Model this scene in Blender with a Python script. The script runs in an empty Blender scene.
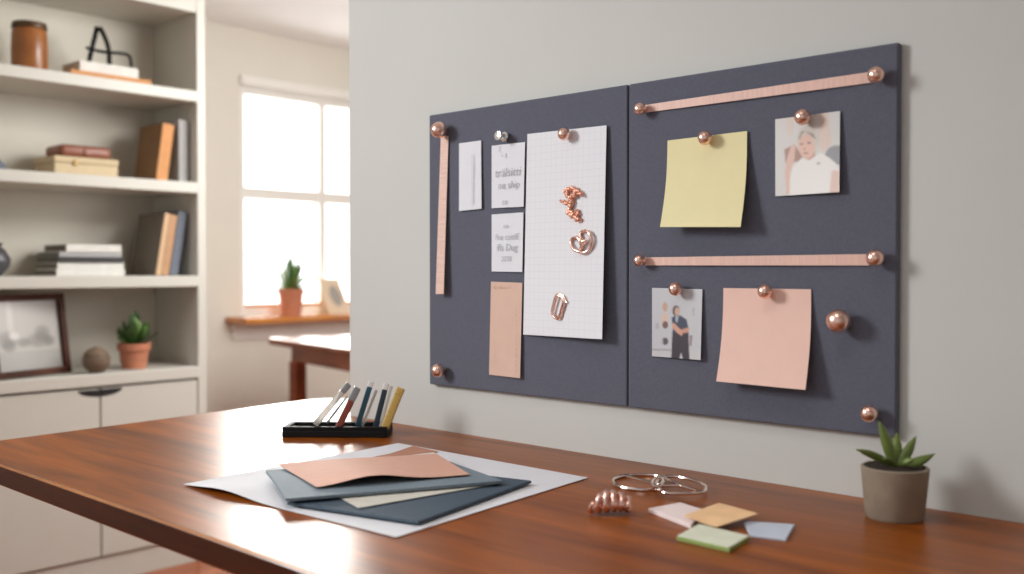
import bpy, bmesh, math, random
from mathutils import Vector, Matrix
random.seed(7)
SC = bpy.context.scene
COL = SC.collection
V = Vector

# ------------------------------------------------------------------ measuring
CAM = V((0, 0, 1.078))
_a = math.hypot(1073, 1000)
FWD = V((-1000 / _a, 1073 / _a, 0))
RGT = V((1073 / _a, 1000 / _a, 0))
PITCH = 0.017
FP = FWD * math.cos(PITCH) - V((0, 0, math.sin(PITCH)))
UP = FWD * math.sin(PITCH) + V((0, 0, math.cos(PITCH)))

def ray(x, y):
    return RGT * ((x - 512) / 1000) + UP * ((287 - y) / 1000) + FP

def on(x, y, ax, val):
    d = ray(x, y)
    return CAM + d * ((val - CAM[ax]) / d[ax])

WALL_Y = 1.4
FRONT = 1.386          # face of the fabric panels
DESK = 0.75

def W(x, y, off=0.0):   # a point on (or in front of) the pinboard face
    return on(x, y, 1, FRONT - off)

def T(x, y, h=0.0):     # a point on (or above) the desk top
    return on(x, y, 2, DESK + h)

def S(x, y, X):         # a point on a vertical plane across the bookcase
    return on(x, y, 0, X)

def depth(p):
    return (p - CAM).dot(FP)

# ------------------------------------------------------------------ materials
def lin(c):
    return tuple(((v / 255) / 12.92 if v / 255 <= 0.04045 else ((v / 255 + 0.055) / 1.055) ** 2.4) for v in c[:3])

def mat(name, rgb, rough=0.6, metal=0.0, var=0.06, scale=30.0, bump=0.0, bscale=200.0, stretch=(1, 1, 1),
        coat=0.0, coat_rough=0.1, spec=0.5, trans=0.0, sheen=0.0, ior=None, sub=0.0):
    m = bpy.data.materials.new(name)
    m.use_nodes = True
    nt = m.node_tree
    b = nt.nodes['Principled BSDF']
    L = nt.links.new
    tc = nt.nodes.new('ShaderNodeTexCoord')
    mp = nt.nodes.new('ShaderNodeMapping')
    mp.inputs['Scale'].default_value = stretch
    L(tc.outputs['Object'], mp.inputs['Vector'])
    n = nt.nodes.new('ShaderNodeTexNoise')
    n.inputs['Scale'].default_value = scale
    n.inputs['Detail'].default_value = 5
    L(mp.outputs['Vector'], n.inputs['Vector'])
    r = nt.nodes.new('ShaderNodeValToRGB')
    c = lin(rgb)
    r.color_ramp.elements[0].position = 0.3
    r.color_ramp.elements[1].position = 0.7
    r.color_ramp.elements[0].color = tuple(v * (1 - var) for v in c) + (1,)
    r.color_ramp.elements[1].color = tuple(min(1, v * (1 + var)) for v in c) + (1,)
    L(n.outputs['Fac'], r.inputs['Fac'])
    L(r.outputs['Color'], b.inputs['Base Color'])
    b.inputs['Roughness'].default_value = rough
    b.inputs['Metallic'].default_value = metal
    b.inputs['Specular IOR Level'].default_value = spec
    b.inputs['Coat Weight'].default_value = coat
    b.inputs['Coat Roughness'].default_value = coat_rough
    b.inputs['Transmission Weight'].default_value = trans
    b.inputs['Sheen Weight'].default_value = sheen
    if ior: b.inputs['IOR'].default_value = ior
    if bump:
        n2 = nt.nodes.new('ShaderNodeTexNoise')
        n2.inputs['Scale'].default_value = bscale
        n2.inputs['Detail'].default_value = 3
        L(mp.outputs['Vector'], n2.inputs['Vector'])
        bp = nt.nodes.new('ShaderNodeBump')
        bp.inputs['Strength'].default_value = bump
        bp.inputs['Distance'].default_value = 0.002
        L(n2.outputs['Fac'], bp.inputs['Height'])
        L(bp.outputs['Normal'], b.inputs['Normal'])
    return m

def wood(name, dark, light, rough=0.3, coat=0.3, coat_rough=0.15, rot=0.0, scale=1.0, stretch=(0.7, 9, 9), spec=0.5):
    m = bpy.data.materials.new(name)
    m.use_nodes = True
    nt = m.node_tree
    b = nt.nodes['Principled BSDF']
    L = nt.links.new
    tc = nt.nodes.new('ShaderNodeTexCoord')
    mp = nt.nodes.new('ShaderNodeMapping')
    mp.inputs['Rotation'].default_value = (0, 0, rot)
    mp.inputs['Scale'].default_value = tuple(s * scale for s in stretch)
    L(tc.outputs['Object'], mp.inputs['Vector'])
    n = nt.nodes.new('ShaderNodeTexNoise')
    n.inputs['Scale'].default_value = 2.2
    n.inputs['Detail'].default_value = 8
    n.inputs['Roughness'].default_value = 0.6
    n.inputs['Distortion'].default_value = 0.6
    L(mp.outputs['Vector'], n.inputs['Vector'])
    n2 = nt.nodes.new('ShaderNodeTexNoise')
    n2.inputs['Scale'].default_value = 14
    n2.inputs['Detail'].default_value = 4
    L(mp.outputs['Vector'], n2.inputs['Vector'])
    mx = nt.nodes.new('ShaderNodeMath')
    mx.operation = 'MULTIPLY_ADD'
    mx.inputs[1].default_value = 0.28
    L(n2.outputs['Fac'], mx.inputs[0])
    L(n.outputs['Fac'], mx.inputs[2])
    r = nt.nodes.new('ShaderNodeValToRGB')
    r.color_ramp.elements[0].position = 0.45
    r.color_ramp.elements[1].position = 0.85
    r.color_ramp.elements[0].color = lin(dark) + (1,)
    r.color_ramp.elements[1].color = lin(light) + (1,)
    L(mx.outputs[0], r.inputs['Fac'])
    L(r.outputs['Color'], b.inputs['Base Color'])
    b.inputs['Roughness'].default_value = rough
    b.inputs['Coat Weight'].default_value = coat
    b.inputs['Coat Roughness'].default_value = coat_rough
    b.inputs['Specular IOR Level'].default_value = spec
    return m

def fabric(name, rgb, var=0.25):
    """woven cloth: two crossed fine waves under a soft noise"""
    m = mat(name, rgb, rough=0.9, var=var, scale=260, stretch=(1, 1, 1), sheen=0.2, spec=0.2)
    nt = m.node_tree
    L = nt.links.new
    b = nt.nodes['Principled BSDF']
    tc = nt.nodes['Texture Coordinate']
    hs = []
    for d in ('X', 'Z'):
        w = nt.nodes.new('ShaderNodeTexWave')
        w.bands_direction = d
        w.inputs['Scale'].default_value = 160
        w.inputs['Distortion'].default_value = 1.5
        w.inputs['Detail'].default_value = 1
        L(tc.outputs['Object'], w.inputs['Vector'])
        hs.append(w)
    ad = nt.nodes.new('ShaderNodeMath')
    L(hs[0].outputs['Fac'], ad.inputs[0])
    L(hs[1].outputs['Fac'], ad.inputs[1])
    bp = nt.nodes.new('ShaderNodeBump')
    bp.inputs['Strength'].default_value = 0.35
    bp.inputs['Distance'].default_value = 0.001
    L(ad.outputs[0], bp.inputs['Height'])
    L(bp.outputs['Normal'], b.inputs['Normal'])
    return m

def grid_paper(name, paper, line, step):
    m = mat(name, paper, rough=0.8, var=0.01)
    nt = m.node_tree
    L = nt.links.new
    b = nt.nodes['Principled BSDF']
    tc = nt.nodes['Texture Coordinate']
    sp = nt.nodes.new('ShaderNodeSeparateXYZ')
    L(tc.outputs['Object'], sp.inputs[0])
    outs = []
    for ax in ('X', 'Z'):
        md = nt.nodes.new('ShaderNodeMath'); md.operation = 'PINGPONG'
        md.inputs[1].default_value = step / 2
        L(sp.outputs[ax], md.inputs[0])
        lt = nt.nodes.new('ShaderNodeMath'); lt.operation = 'LESS_THAN'
        lt.inputs[1].default_value = step * 0.04
        L(md.outputs[0], lt.inputs[0])
        outs.append(lt)
    mx = nt.nodes.new('ShaderNodeMath'); mx.operation = 'MAXIMUM'
    L(outs[0].outputs[0], mx.inputs[0]); L(outs[1].outputs[0], mx.inputs[1])
    mix = nt.nodes.new('ShaderNodeMix'); mix.data_type = 'RGBA'
    L(mx.outputs[0], mix.inputs['Factor'])
    mix.inputs['A'].default_value = lin(paper) + (1,)
    mix.inputs['B'].default_value = lin(line) + (1,)
    L(mix.outputs['Result'], b.inputs['Base Color'])
    return m

def printed(name, rough=0.35):
    m = bpy.data.materials.new(name)
    m.use_nodes = True
    nt = m.node_tree
    a = nt.nodes.new('ShaderNodeVertexColor')
    a.layer_name = 'ink'
    nt.links.new(a.outputs['Color'], nt.nodes['Principled BSDF'].inputs['Base Color'])
    nt.nodes['Principled BSDF'].inputs['Roughness'].default_value = rough
    return m

def glass_mat(name):
    m = bpy.data.materials.new(name)
    m.use_nodes = True
    nt = m.node_tree
    nt.nodes.remove(nt.nodes['Principled BSDF'])
    t = nt.nodes.new('ShaderNodeBsdfTransparent')
    g = nt.nodes.new('ShaderNodeBsdfGlossy')
    g.inputs['Roughness'].default_value = 0.02
    mx = nt.nodes.new('ShaderNodeMixShader')
    mx.inputs[0].default_value = 0.06
    nt.links.new(t.outputs[0], mx.inputs[1])
    nt.links.new(g.outputs[0], mx.inputs[2])
    nt.links.new(mx.outputs[0], nt.nodes['Material Output'].inputs['Surface'])
    return m

M = {}
M['wall'] = mat('grey_wall_paint', (206, 206, 201), rough=0.85, var=0.012, scale=6, bump=0.05, bscale=300, spec=0.2)
M['wall_warm'] = mat('cream_wall_paint', (225, 220, 209), rough=0.85, var=0.012, scale=6, spec=0.2)
M['ceil'] = mat('white_ceiling_paint', (240, 241, 242), rough=0.9, var=0.01, scale=5, spec=0.2)
M['floor'] = wood('reddish_floor_boards', (140, 68, 30), (186, 100, 50), rough=0.35, coat=0.2, stretch=(6, 0.7, 6))
M['desk'] = wood('polished_mahogany', (102, 47, 5), (170, 90, 12), rough=0.34, coat=0.06, coat_rough=0.3, spec=0.28)
M['arris_highlight'] = wood('edge_highlight', (150, 90, 46), (196, 130, 70), rough=0.2, coat=1.0, coat_rough=0.2)  # lighter wood for the bevel: the edge highlight is put into its colour
M['desk_edge_shade'] = wood('shaded_mahogany_edge', (50, 19, 5), (82, 34, 10), rough=0.4, coat=0.05, spec=0.3)  # darker copy of the desk wood: shade on the edge painted in
M['back_table'] = wood('dark_walnut', (104, 44, 14), (150, 74, 30), rough=0.42, coat=0.05, spec=0.3)
M['sill'] = wood('honey_pine', (178, 104, 42), (214, 142, 70), rough=0.2, coat=0.3, stretch=(9, 0.8, 9))
M['shelf'] = mat('cream_lacquer', (208, 205, 194), rough=0.45, var=0.012, scale=8)
M['shelf_in'] = mat('back_panel_lacquer', (216, 209, 195), rough=0.6, var=0.012, scale=8)  # back panel tone, slightly lighter and warmer than the shelves
M['black'] = mat('black_recess', (22, 21, 21), rough=0.5)
M['navy'] = fabric('navy_grey_fabric', (97, 99, 112), var=0.07)
M['copper'] = mat('polished_copper', (249, 208, 190), rough=0.28, metal=1.0, var=0.05, scale=40)
M['copper2'] = mat('bright_copper_wire', (250, 210, 196), rough=0.26, metal=1.0, var=0.08, scale=60)
M['copper_dull'] = mat('brushed_copper_leaf', (228, 168, 144), rough=0.42, metal=0.7, var=0.15, scale=200, bump=0.3)
M['rose_wire'] = mat('pale_rose_wire', (240, 224, 214), rough=0.16, metal=1.0, var=0.04)
M['ribbon'] = mat('rose_ribbon', (226, 186, 170), rough=0.5, var=0.08, scale=30, stretch=(12, 1, 1), sheen=0.2)
M['ribbon_v'] = mat('rose_ribbon_upright', (226, 190, 174), rough=0.5, var=0.1, scale=30, stretch=(1, 1, 12), sheen=0.2)
M['yellow'] = mat('yellow_note_paper', (234, 224, 174), rough=0.8, var=0.02)
M['pinknote'] = mat('pink_note_paper', (236, 198, 183), rough=0.8, var=0.02)
M['white'] = mat('white_paper', (226, 227, 231), rough=0.75, var=0.015)
M['graph'] = grid_paper('squared_paper', (230, 230, 233), (221, 223, 228), 0.0128)
M['tan'] = mat('tan_card', (218, 184, 166), rough=0.8, var=0.03)
M['tan_dark'] = mat('brown_tan_paper', (186, 134, 110), rough=0.8)
M['ink'] = mat('grey_ink', (190, 191, 198), rough=0.8)
M['ink_tan'] = mat('brown_ink', (178, 134, 112), rough=0.8)
M['silver'] = mat('clear_silver_plastic', (225, 222, 214), rough=0.12, metal=0.6)
M['print'] = printed('photo_print')
M['matprint'] = printed('framed_print', 0.25)
M['photo_back'] = mat('photo_paper', (230, 228, 225), rough=0.5)
M['folder_navy'] = mat('navy_card', (66, 82, 96), rough=0.75, var=0.05, scale=200)
M['folder_grey'] = mat('slate_card', (122, 136, 146), rough=0.7, spec=0.3, var=0.04, scale=120)
M['offwhite'] = mat('ivory_paper', (206, 202, 190), rough=0.8, var=0.02)
M['peach'] = mat('peach_paper', (216, 168, 147), rough=0.75, var=0.03, scale=60)
M['tray'] = mat('black_satin_plastic', (26, 25, 26), rough=0.65, spec=0.15)
M['clear'] = mat('clear_plastic', (218, 217, 210), rough=0.15, trans=0.45, ior=1.3)
M['p_red'] = mat('rust_plastic', (140, 66, 50), rough=0.35)
M['p_teal'] = mat('teal_plastic', (28, 88, 108), rough=0.35)
M['p_navy'] = mat('ink_navy_plastic', (34, 52, 66), rough=0.35)
M['p_yellow'] = mat('mustard_plastic', (206, 172, 92), rough=0.4, var=0.15, scale=300)
M['p_white'] = mat('white_cap_plastic', (236, 234, 230), rough=0.3)
M['p_grey'] = mat('grey_cap_plastic', (150, 152, 152), rough=0.2, metal=0.5)
M['pad_pink'] = mat('blush_note_pad', (244, 228, 224), rough=0.8)
M['pad_orange'] = mat('orange_note_pad', (244, 202, 154), rough=0.8)
M['pad_green'] = mat('green_note_pad', (224, 228, 206), rough=0.8)
M['pad_green_e'] = mat('green_pad_edge', (152, 176, 96), rough=0.8)
M['pad_blue'] = mat('blue_note_pad', (198, 206, 220), rough=0.8)
M['concrete'] = mat('stone_grey_concrete', (150, 136, 118), rough=0.85, var=0.12, scale=40, bump=0.3, bscale=120)
M['soil'] = mat('dark_soil', (46, 34, 26), rough=0.95, var=0.3, scale=120, bump=0.8, bscale=150)
M['aloe'] = mat('aloe_green', (104, 122, 58), rough=0.35, var=0.25, scale=35)
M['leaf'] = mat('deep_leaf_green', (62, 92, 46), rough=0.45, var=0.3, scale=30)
M['leaf_bright'] = mat('bright_leaf_green', (104, 138, 66), rough=0.45, var=0.25, scale=30)  # the brighter of the two leaf greens
M['terra'] = mat('terracotta', (192, 124, 94), rough=0.8, var=0.08, scale=30)
M['frame'] = wood('dark_frame_wood', (56, 26, 14), (86, 46, 28), rough=0.55, coat=0.0, spec=0.25, stretch=(4, 4, 4))
M['jar'] = mat('amber_glazed_ceramic', (150, 92, 44), rough=0.3, var=0.2, scale=18)
M['jar_lid'] = mat('dark_bronze', (84, 62, 42), rough=0.45, metal=0.4)
M['bk_orange'] = mat('tan_cloth_cover', (208, 146, 90), rough=0.7)
M['bk_white'] = mat('white_cloth_cover', (224, 220, 212), rough=0.7)
M['bk_brown'] = mat('brown_cloth_cover', (140, 106, 72), rough=0.7)
M['bk_grey'] = mat('pale_grey_cover', (182, 180, 178), rough=0.7)
M['bk_dark'] = mat('charcoal_cover', (58, 56, 56), rough=0.7)
M['bk_taupe'] = mat('taupe_cover', (128, 118, 106), rough=0.7)
M['bk_slate'] = mat('slate_blue_cover', (108, 114, 126), rough=0.7)
M['bk_rust'] = mat('rust_cloth_cover', (192, 148, 110), rough=0.7)
M['pages_shaded'] = mat('shaded_page_edges', (122, 116, 108), rough=0.9, var=0.15, scale=60, stretch=(1, 1, 12))  # page ends of the pile, darkened to carry their shade in the colour
M['bk_tan'] = mat('light_tan_spine', (214, 178, 140), rough=0.7)
M['pages'] = mat('book_pages', (214, 204, 186), rough=0.9, var=0.06, scale=60, stretch=(1, 1, 12))
M['iron'] = mat('black_iron', (34, 32, 32), rough=0.45, metal=0.6)
M['boxwood'] = mat('pale_box_card', (208, 186, 150), rough=0.7, var=0.05)
M['leather'] = mat('oxblood_leather', (142, 84, 62), rough=0.4, var=0.12, scale=40)
M['brass'] = mat('aged_brass', (150, 120, 76), rough=0.35, metal=0.9)
M['vase_dark'] = mat('charcoal_glaze', (72, 70, 74), rough=0.35)
M['woven'] = mat('brown_ribbed_ceramic', (116, 96, 78), rough=0.7, var=0.3, scale=14, stretch=(0.3, 0.3, 6))
M['cardframe'] = mat('cream_card_frame', (228, 208, 180), rough=0.7)
M['glass'] = glass_mat('window_glass')
M['win'] = mat('white_window_paint', (236, 234, 228), rough=0.5, var=0.01)

# ------------------------------------------------------------------ builders
def link(name, me, m=None, parent=None, smooth=False):
    o = bpy.data.objects.new(name, me)
    COL.objects.link(o)
    if m is not None:
        for k in (m if isinstance(m, (list, tuple)) else [m]):
            me.materials.append(k)
    if smooth:
        for p in me.polygons: p.use_smooth = True
        me.set_sharp_from_angle(angle=math.radians(42))
    if parent is not None:
        o.parent = parent
    return o

def obj(name, bm, m=None, parent=None, smooth=False, world=True):
    """one bmesh -> one mesh object; world=True shifts it into its parent's frame"""
    if parent is not None and world:
        for v in bm.verts: v.co = v.co - base_of(parent)
    bmesh.ops.recalc_face_normals(bm, faces=bm.faces)
    me = bpy.data.meshes.new(name)
    bm.to_mesh(me)
    bm.free()
    return link(name, me, m, parent, smooth)

def base_of(o):
    p = V((0, 0, 0))
    while o is not None:
        p = p + o.location
        o = o.parent
    return p

def tag(o, label=None, cat=None, group=None, kind=None):
    if label: o['label'] = label
    if cat: o['category'] = cat
    if group: o['group'] = group
    if kind: o['kind'] = kind
    return o

def thing(name, label, cat, loc, group=None, rot=(0, 0, 0)):
    o = bpy.data.objects.new(name, None)
    o.empty_display_size = 0.05
    COL.objects.link(o)
    o.location = loc
    o.rotation_euler = rot
    return tag(o, label, cat, group)

def box(lo, hi, bevel=0.0, seg=2, bm=None):
    bm = bm or bmesh.new()
    r = bmesh.ops.create_cube(bm, size=1)
    lo, hi = V(lo), V(hi)
    for v in r['verts']:
        v.co = V([lo[i] + (v.co[i] + 0.5) * (hi[i] - lo[i]) for i in range(3)])
    if bevel:
        vs = set(r['verts'])
        es = [e for e in bm.edges if e.verts[0] in vs and e.verts[1] in vs]
        bmesh.ops.bevel(bm, geom=es, offset=bevel, segments=seg, affect='EDGES', profile=0.5)
    return bm

def prism(pts, z0, z1, bevel=0.0, seg=2):
    bm = bmesh.new()
    a = [bm.verts.new((p[0], p[1], z0)) for p in pts]
    b = [bm.verts.new((p[0], p[1], z1)) for p in pts]
    n = len(pts)
    bm.faces.new(a[::-1]); bm.faces.new(b)
    for i in range(n):
        bm.faces.new((a[i], a[(i + 1) % n], b[(i + 1) % n], b[i]))
    if bevel:
        bmesh.ops.recalc_face_normals(bm, faces=bm.faces)
        es = [e for e in bm.edges if abs(e.verts[0].co.z - e.verts[1].co.z) < 1e-6]
        bmesh.ops.bevel(bm, geom=es, offset=bevel, segments=seg, affect='EDGES', profile=0.5)
    return bm

def lathe(profile, at=(0, 0, 0), seg=32, axis=None, bm=None):
    """profile of (radius, height); closed at either end when the radius is 0"""
    bm = bm or bmesh.new()
    q = V((0, 0, 1)).rotation_difference(V(axis)).to_matrix() if axis is not None else Matrix.Identity(3)
    at = V(at)
    rings = []
    for r, z in profile:
        if r <= 1e-7:
            rings.append([bm.verts.new(at + q @ V((0, 0, z)))])
        else:
            rings.append([bm.verts.new(at + q @ V((r * math.cos(2 * math.pi * k / seg), r * math.sin(2 * math.pi * k / seg), z))) for k in range(seg)])
    for A, B in zip(rings, rings[1:]):
        for k in range(seg):
            k2 = (k + 1) % seg
            if len(A) == 1 and len(B) == 1: continue
            if len(A) == 1: bm.faces.new((A[0], B[k], B[k2]))
            elif len(B) == 1: bm.faces.new((A[k], A[k2], B[0]))
            else: bm.faces.new((A[k], A[k2], B[k2], B[k]))
    for R_ in (rings[0], rings[-1]):
        if len(R_) > 1: bm.faces.new(R_)
    return bm

def smooth_path(pts, n=6, closed=False):
    pts = [V(p) for p in pts]
    out = []
    N = len(pts)
    for i in range(N if closed else N - 1):
        if closed:
            p0, p1, p2, p3 = pts[i - 1], pts[i], pts[(i + 1) % N], pts[(i + 2) % N]
        else:
            p0, p1, p2, p3 = pts[max(i - 1, 0)], pts[i], pts[i + 1], pts[min(i + 2, N - 1)]
        for k in range(n):
            t = k / n
            out.append(0.5 * ((2 * p1) + (p2 - p0) * t + (2 * p0 - 5 * p1 + 4 * p2 - p3) * t * t + (3 * p1 - p0 - 3 * p2 + p3) * t ** 3))
    if not closed: out.append(pts[-1])
    return out

def tube(pts, r, seg=8, closed=False, bm=None, flat=None):
    """sweep a circle (or, with flat=(a,b,dir), an ellipse) along a path; r is a number or a list"""
    bm = bm or bmesh.new()
    pts = [V(p) for p in pts]
    n = len(pts)
    rr = r if isinstance(r, (list, tuple)) else [r] * n
    up = None
    rings = []
    for i, p in enumerate(pts):
        if closed: t = pts[(i + 1) % n] - pts[i - 1]
        else: t = pts[min(i + 1, n - 1)] - pts[max(i - 1, 0)]
        t.normalize()
        if up is None:
            up = V((0, 0, 1)) if abs(t.z) < 0.9 else V((1, 0, 0))
        up = (up - t * up.dot(t)).normalized()
        s = t.cross(up)
        rings.append([bm.verts.new(p + (up * math.cos(2 * math.pi * k / seg) + s * math.sin(2 * math.pi * k / seg)) * rr[i]) for k in range(seg)])
    for i in range(n if closed else n - 1):
        A, B = rings[i], rings[(i + 1) % n]
        for k in range(seg):
            bm.faces.new((A[k], A[(k + 1) % seg], B[(k + 1) % seg], B[k]))
    if not closed:
        bm.faces.new(rings[0]); bm.faces.new(rings[-1])
    return bm

def sheet(fn, nu, nv, th, nrm):
    """a thin closed sheet: fn(s,t)->point of its seen face, thickened against nrm"""
    bm = bmesh.new()
    nrm = V(nrm) * th
    top = [[bm.verts.new(fn(i / nu, j / nv)) for i in range(nu + 1)] for j in range(nv + 1)]
    bot = [[bm.verts.new(v.co - nrm) for v in row] for row in top]
    for j in range(nv):
        for i in range(nu):
            bm.faces.new((top[j][i], top[j][i + 1], top[j + 1][i + 1], top[j + 1][i]))
            bm.faces.new((bot[j][i], bot[j + 1][i], bot[j + 1][i + 1], bot[j][i + 1]))
    rim = [(0, i) for i in range(nu)] + [(j, nu) for j in range(nv)] + [(nv, i) for i in range(nu, 0, -1)] + [(j, 0) for j in range(nv, 0, -1)]
    for k in range(len(rim)):
        a, b = rim[k], rim[(k + 1) % len(rim)]
        bm.faces.new((top[a[0]][a[1]], bot[a[0]][a[1]], bot[b[0]][b[1]], top[b[0]][b[1]]))
    return bm

def quad(a, b, c, d):
    """bilinear patch, a=top left, b=top right, c=bottom right, d=bottom left"""
    a, b, c, d = V(a), V(b), V(c), V(d)
    return lambda s, t: (a * (1 - s) + b * s) * (1 - t) + (d * (1 - s) + c * s) * t

def leaf(base, tip, width, thick, side, bend=V((0, 0, 0)), n=9, seg=8, belly=0.35):
    """a fleshy pointed leaf lofted along a bent spine"""
    base, tip, side = V(base), V(tip), V(side).normalized()
    mid = (base + tip) / 2 + V(bend)
    bm = bmesh.new()
    rings = []
    for i in range(n + 1):
        t = i / n
        p = base * (1 - t) ** 2 + mid * 2 * t * (1 - t) + tip * t * t
        tan = ((mid - base) * (1 - t) + (tip - mid) * t).normalized()
        s = (side - tan * side.dot(tan)).normalized()
        u = tan.cross(s)
        prof = (0.55 + 0.45 * math.sin(min(t / belly, 1) * math.pi / 2)) * (1 - max(0, (t - belly) / (1 - belly)) ** 2.2)
        prof = max(prof, 0.03)
        rings.append([bm.verts.new(p + s * math.cos(2 * math.pi * k / seg) * width / 2 * prof + u * math.sin(2 * math.pi * k / seg) * thick / 2 * (0.3 + 0.7 * prof)) for k in range(seg)])
    for A, B in zip(rings, rings[1:]):
        for k in range(seg): bm.faces.new((A[k], A[(k + 1) % seg], B[(k + 1) % seg], B[k]))
    bm.faces.new(rings[0]); bm.faces.new(rings[-1])
    return bm

def inside(poly, x, y):
    c = False
    for i in range(len(poly)):
        (x1, y1), (x2, y2) = poly[i], poly[i - 1]
        if (y1 > y) != (y2 > y) and x < (x2 - x1) * (y - y1) / (y2 - y1) + x1: c = not c
    return c

SOFT = [(a * 1.3, b * 1.3) for a in (-1, 0, 1) for b in (-1, 0, 1)] + [(0, 0)] * 2
def picture(name, fn, ink, nu, nv, th, nrm, m, parent):
    """a printed sheet: its picture is ink on one fine grid, ink(s,t) -> sRGB"""
    bm = sheet(fn, nu, nv, th, nrm)
    lay = bm.verts.layers.float_color.new('ink')
    bm.verts.ensure_lookup_table()
    k = 0
    for j in range(nv + 1):
        for i in range(nu + 1):
            cs = [lin(ink(min(1, max(0, (i + a) / nu)), min(1, max(0, (j + b) / nv)))) for a, b in SOFT]
            c = [sum(q[n] for q in cs) / len(cs) for n in range(3)]
            bm.verts[k][lay] = (*c, 1)
            bm.verts[k + (nu + 1) * (nv + 1)][lay] = (0.8, 0.8, 0.8, 1)
            k += 1
    return obj(name, bm, m, parent)

def writing(name, body, at, size, m, parent, shear=0.0, align='LEFT', rot=0.0):
    """pen strokes lying on a wall sheet: built-in lettering turned into a mesh"""
    cu = bpy.data.curves.new(name, 'FONT')
    cu.body = body
    cu.size = size
    cu.shear = shear
    cu.align_x = align
    cu.resolution_u = 3
    cu.offset = -0.0035 * size if False else 0.0
    tmp = bpy.data.objects.new('tmp', cu)
    COL.objects.link(tmp)
    dg = bpy.context.evaluated_depsgraph_get()
    me = bpy.data.meshes.new_from_object(tmp.evaluated_get(dg))
    bpy.data.objects.remove(tmp)
    bpy.data.curves.remove(cu)
    R_ = Matrix(((1, 0, 0, 0), (0, 0, -1, 0), (0, 1, 0, 0), (0, 0, 0, 1)))
    me.transform(Matrix.Translation(V(at) - base_of(parent)) @ R_ @ Matrix.Rotation(rot, 4, 'Z'))
    me.materials.clear()
    return link(name, me, m, parent)

# ------------------------------------------------------------------ the room
def struct(name, bm, m, parent=None, smooth=False):
    o = obj(name, bm, m, parent, smooth)
    if parent is None: o['kind'] = 'structure'
    return o

XW = -4.76
struct('floor', box((-4.9, -1.6, -0.05), (2.2, 4.7, 0)), M['floor'])
struct('ceiling', box((-4.9, -1.2, 2.38), (2.2, 4.7, 2.45)), M['ceil'])
struct('wall_back', box((-1.805, WALL_Y, 0), (2.2, WALL_Y + 0.12, 2.38)), M['wall'])
struct('wall_left', box((-3.78, -3.4, 0), (-3.70, 1.944, 2.38)), M['wall_warm'])
struct('wall_return', box((-4.9, 1.944, 0), (-3.70, 2.02, 2.38)), M['wall_warm'])
struct('wall_right_blocker', box((1.7, -2.0, 0), (1.8, WALL_Y, 2.38)), M['wall'])  # unseen wall, added to cut the light from the right
struct('wall_far', box((-4.9, 4.6, 0), (2.2, 4.7, 2.38)), M['wall_warm'])

# window wall: one mesh with a real opening
y0, y1, z0, z1 = 2.957, 4.09, 0.83, 2.128
bm = bmesh.new()
ys, zs = [2.02, y0, y1, 4.6], [0, z0, z1, 2.38]
g = {}
for X in (XW, XW - 0.14):
    for i, y in enumerate(ys):
        for j, z in enumerate(zs):
            g[(X, i, j)] = bm.verts.new((X, y, z))
for X in (XW, XW - 0.14):
    for i in range(3):
        for j in range(3):
            if (i, j) != (1, 1):
                bm.faces.new((g[(X, i, j)], g[(X, i + 1, j)], g[(X, i + 1, j + 1)], g[(X, i, j + 1)]))
A, B = XW, XW - 0.14
for (i, j), (k, l) in (((1, 1), (2, 1)), ((2, 1), (2, 2)), ((2, 2), (1, 2)), ((1, 2), (1, 1))):
    bm.faces.new((g[(A, i, j)], g[(A, k, l)], g[(B, k, l)], g[(B, i, j)]))
struct('wall_window', bm, M['wall_warm'])

# window: frame, mullion, rails, sill, apron, panes, wooden bead
win = tag(bpy.data.objects.new('window_1', None), kind='structure')
COL.objects.link(win)
win.location = (XW, (y0 + y1) / 2, z0)
ym = 3.519
def ring(name, ya, yb, za, zb, w, xa, xb, m, parent):
    bm = bmesh.new()
    o = [(ya, za), (yb, za), (yb, zb), (ya, zb)]
    i = [(ya + w, za + w), (yb - w, za + w), (yb - w, zb - w), (ya + w, zb - w)]
    vs = {}
    for X in (xa, xb):
        for k in range(4):
            vs[(X, 0, k)] = bm.verts.new((X, *o[k])); vs[(X, 1, k)] = bm.verts.new((X, *i[k]))
    for k in range(4):
        n = (k + 1) % 4
        for X in (xa, xb):
            bm.faces.new((vs[(X, 0, k)], vs[(X, 0, n)], vs[(X, 1, n)], vs[(X, 1, k)]))
        for r in (0, 1):
            bm.faces.new((vs[(xa, r, k)], vs[(xa, r, n)], vs[(xb, r, n)], vs[(xb, r, k)]))
    return obj(name, bm, m, parent)
obj('head_rail', box((XW - 0.07, y0 + 0.036, z1 - 0.095), (XW - 0.02, y1 - 0.036, z1 - 0.036)), M['win'], win)
ring('window_frame', y0 + 0.001, y1 - 0.001, z0 + 0.001, z1 - 0.001, 0.035, XW - 0.02, XW - 0.09, M['win'], win)
obj('mullion', box((XW - 0.085, ym - 0.022, z0 + 0.03), (XW - 0.03, ym + 0.022, z1 - 0.03)), M['win'], win)
for a, b in ((y0 + 0.03, ym - 0.022), (ym + 0.022, y1 - 0.03)):
    obj('meeting_rail', box((XW - 0.08, a, 1.468), (XW - 0.035, b, 1.532)), M['win'], win)
    obj('bottom_rail', box((XW - 0.08, a, z0 + 0.03), (XW - 0.035, b, z0 + 0.055)), M['win'], win)
    obj('window_pane', box((XW - 0.062, a, z0 + 0.05), (XW - 0.058, b, z1 - 0.03)), M['glass'], win)
obj('bead', box((XW - 0.0175, y0 + 0.036, z0 + 0.046), (XW - 0.006, y1 - 0.04, z0 + 0.062), 0.003), M['sill'], win)
obj('head_casing', box((XW + 0.001, y0 - 0.004, z1 - 0.046), (XW + 0.028, y1 + 0.004, z1 + 0.002), 0.004), M['win'], win)
SILL = 0.828
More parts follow.
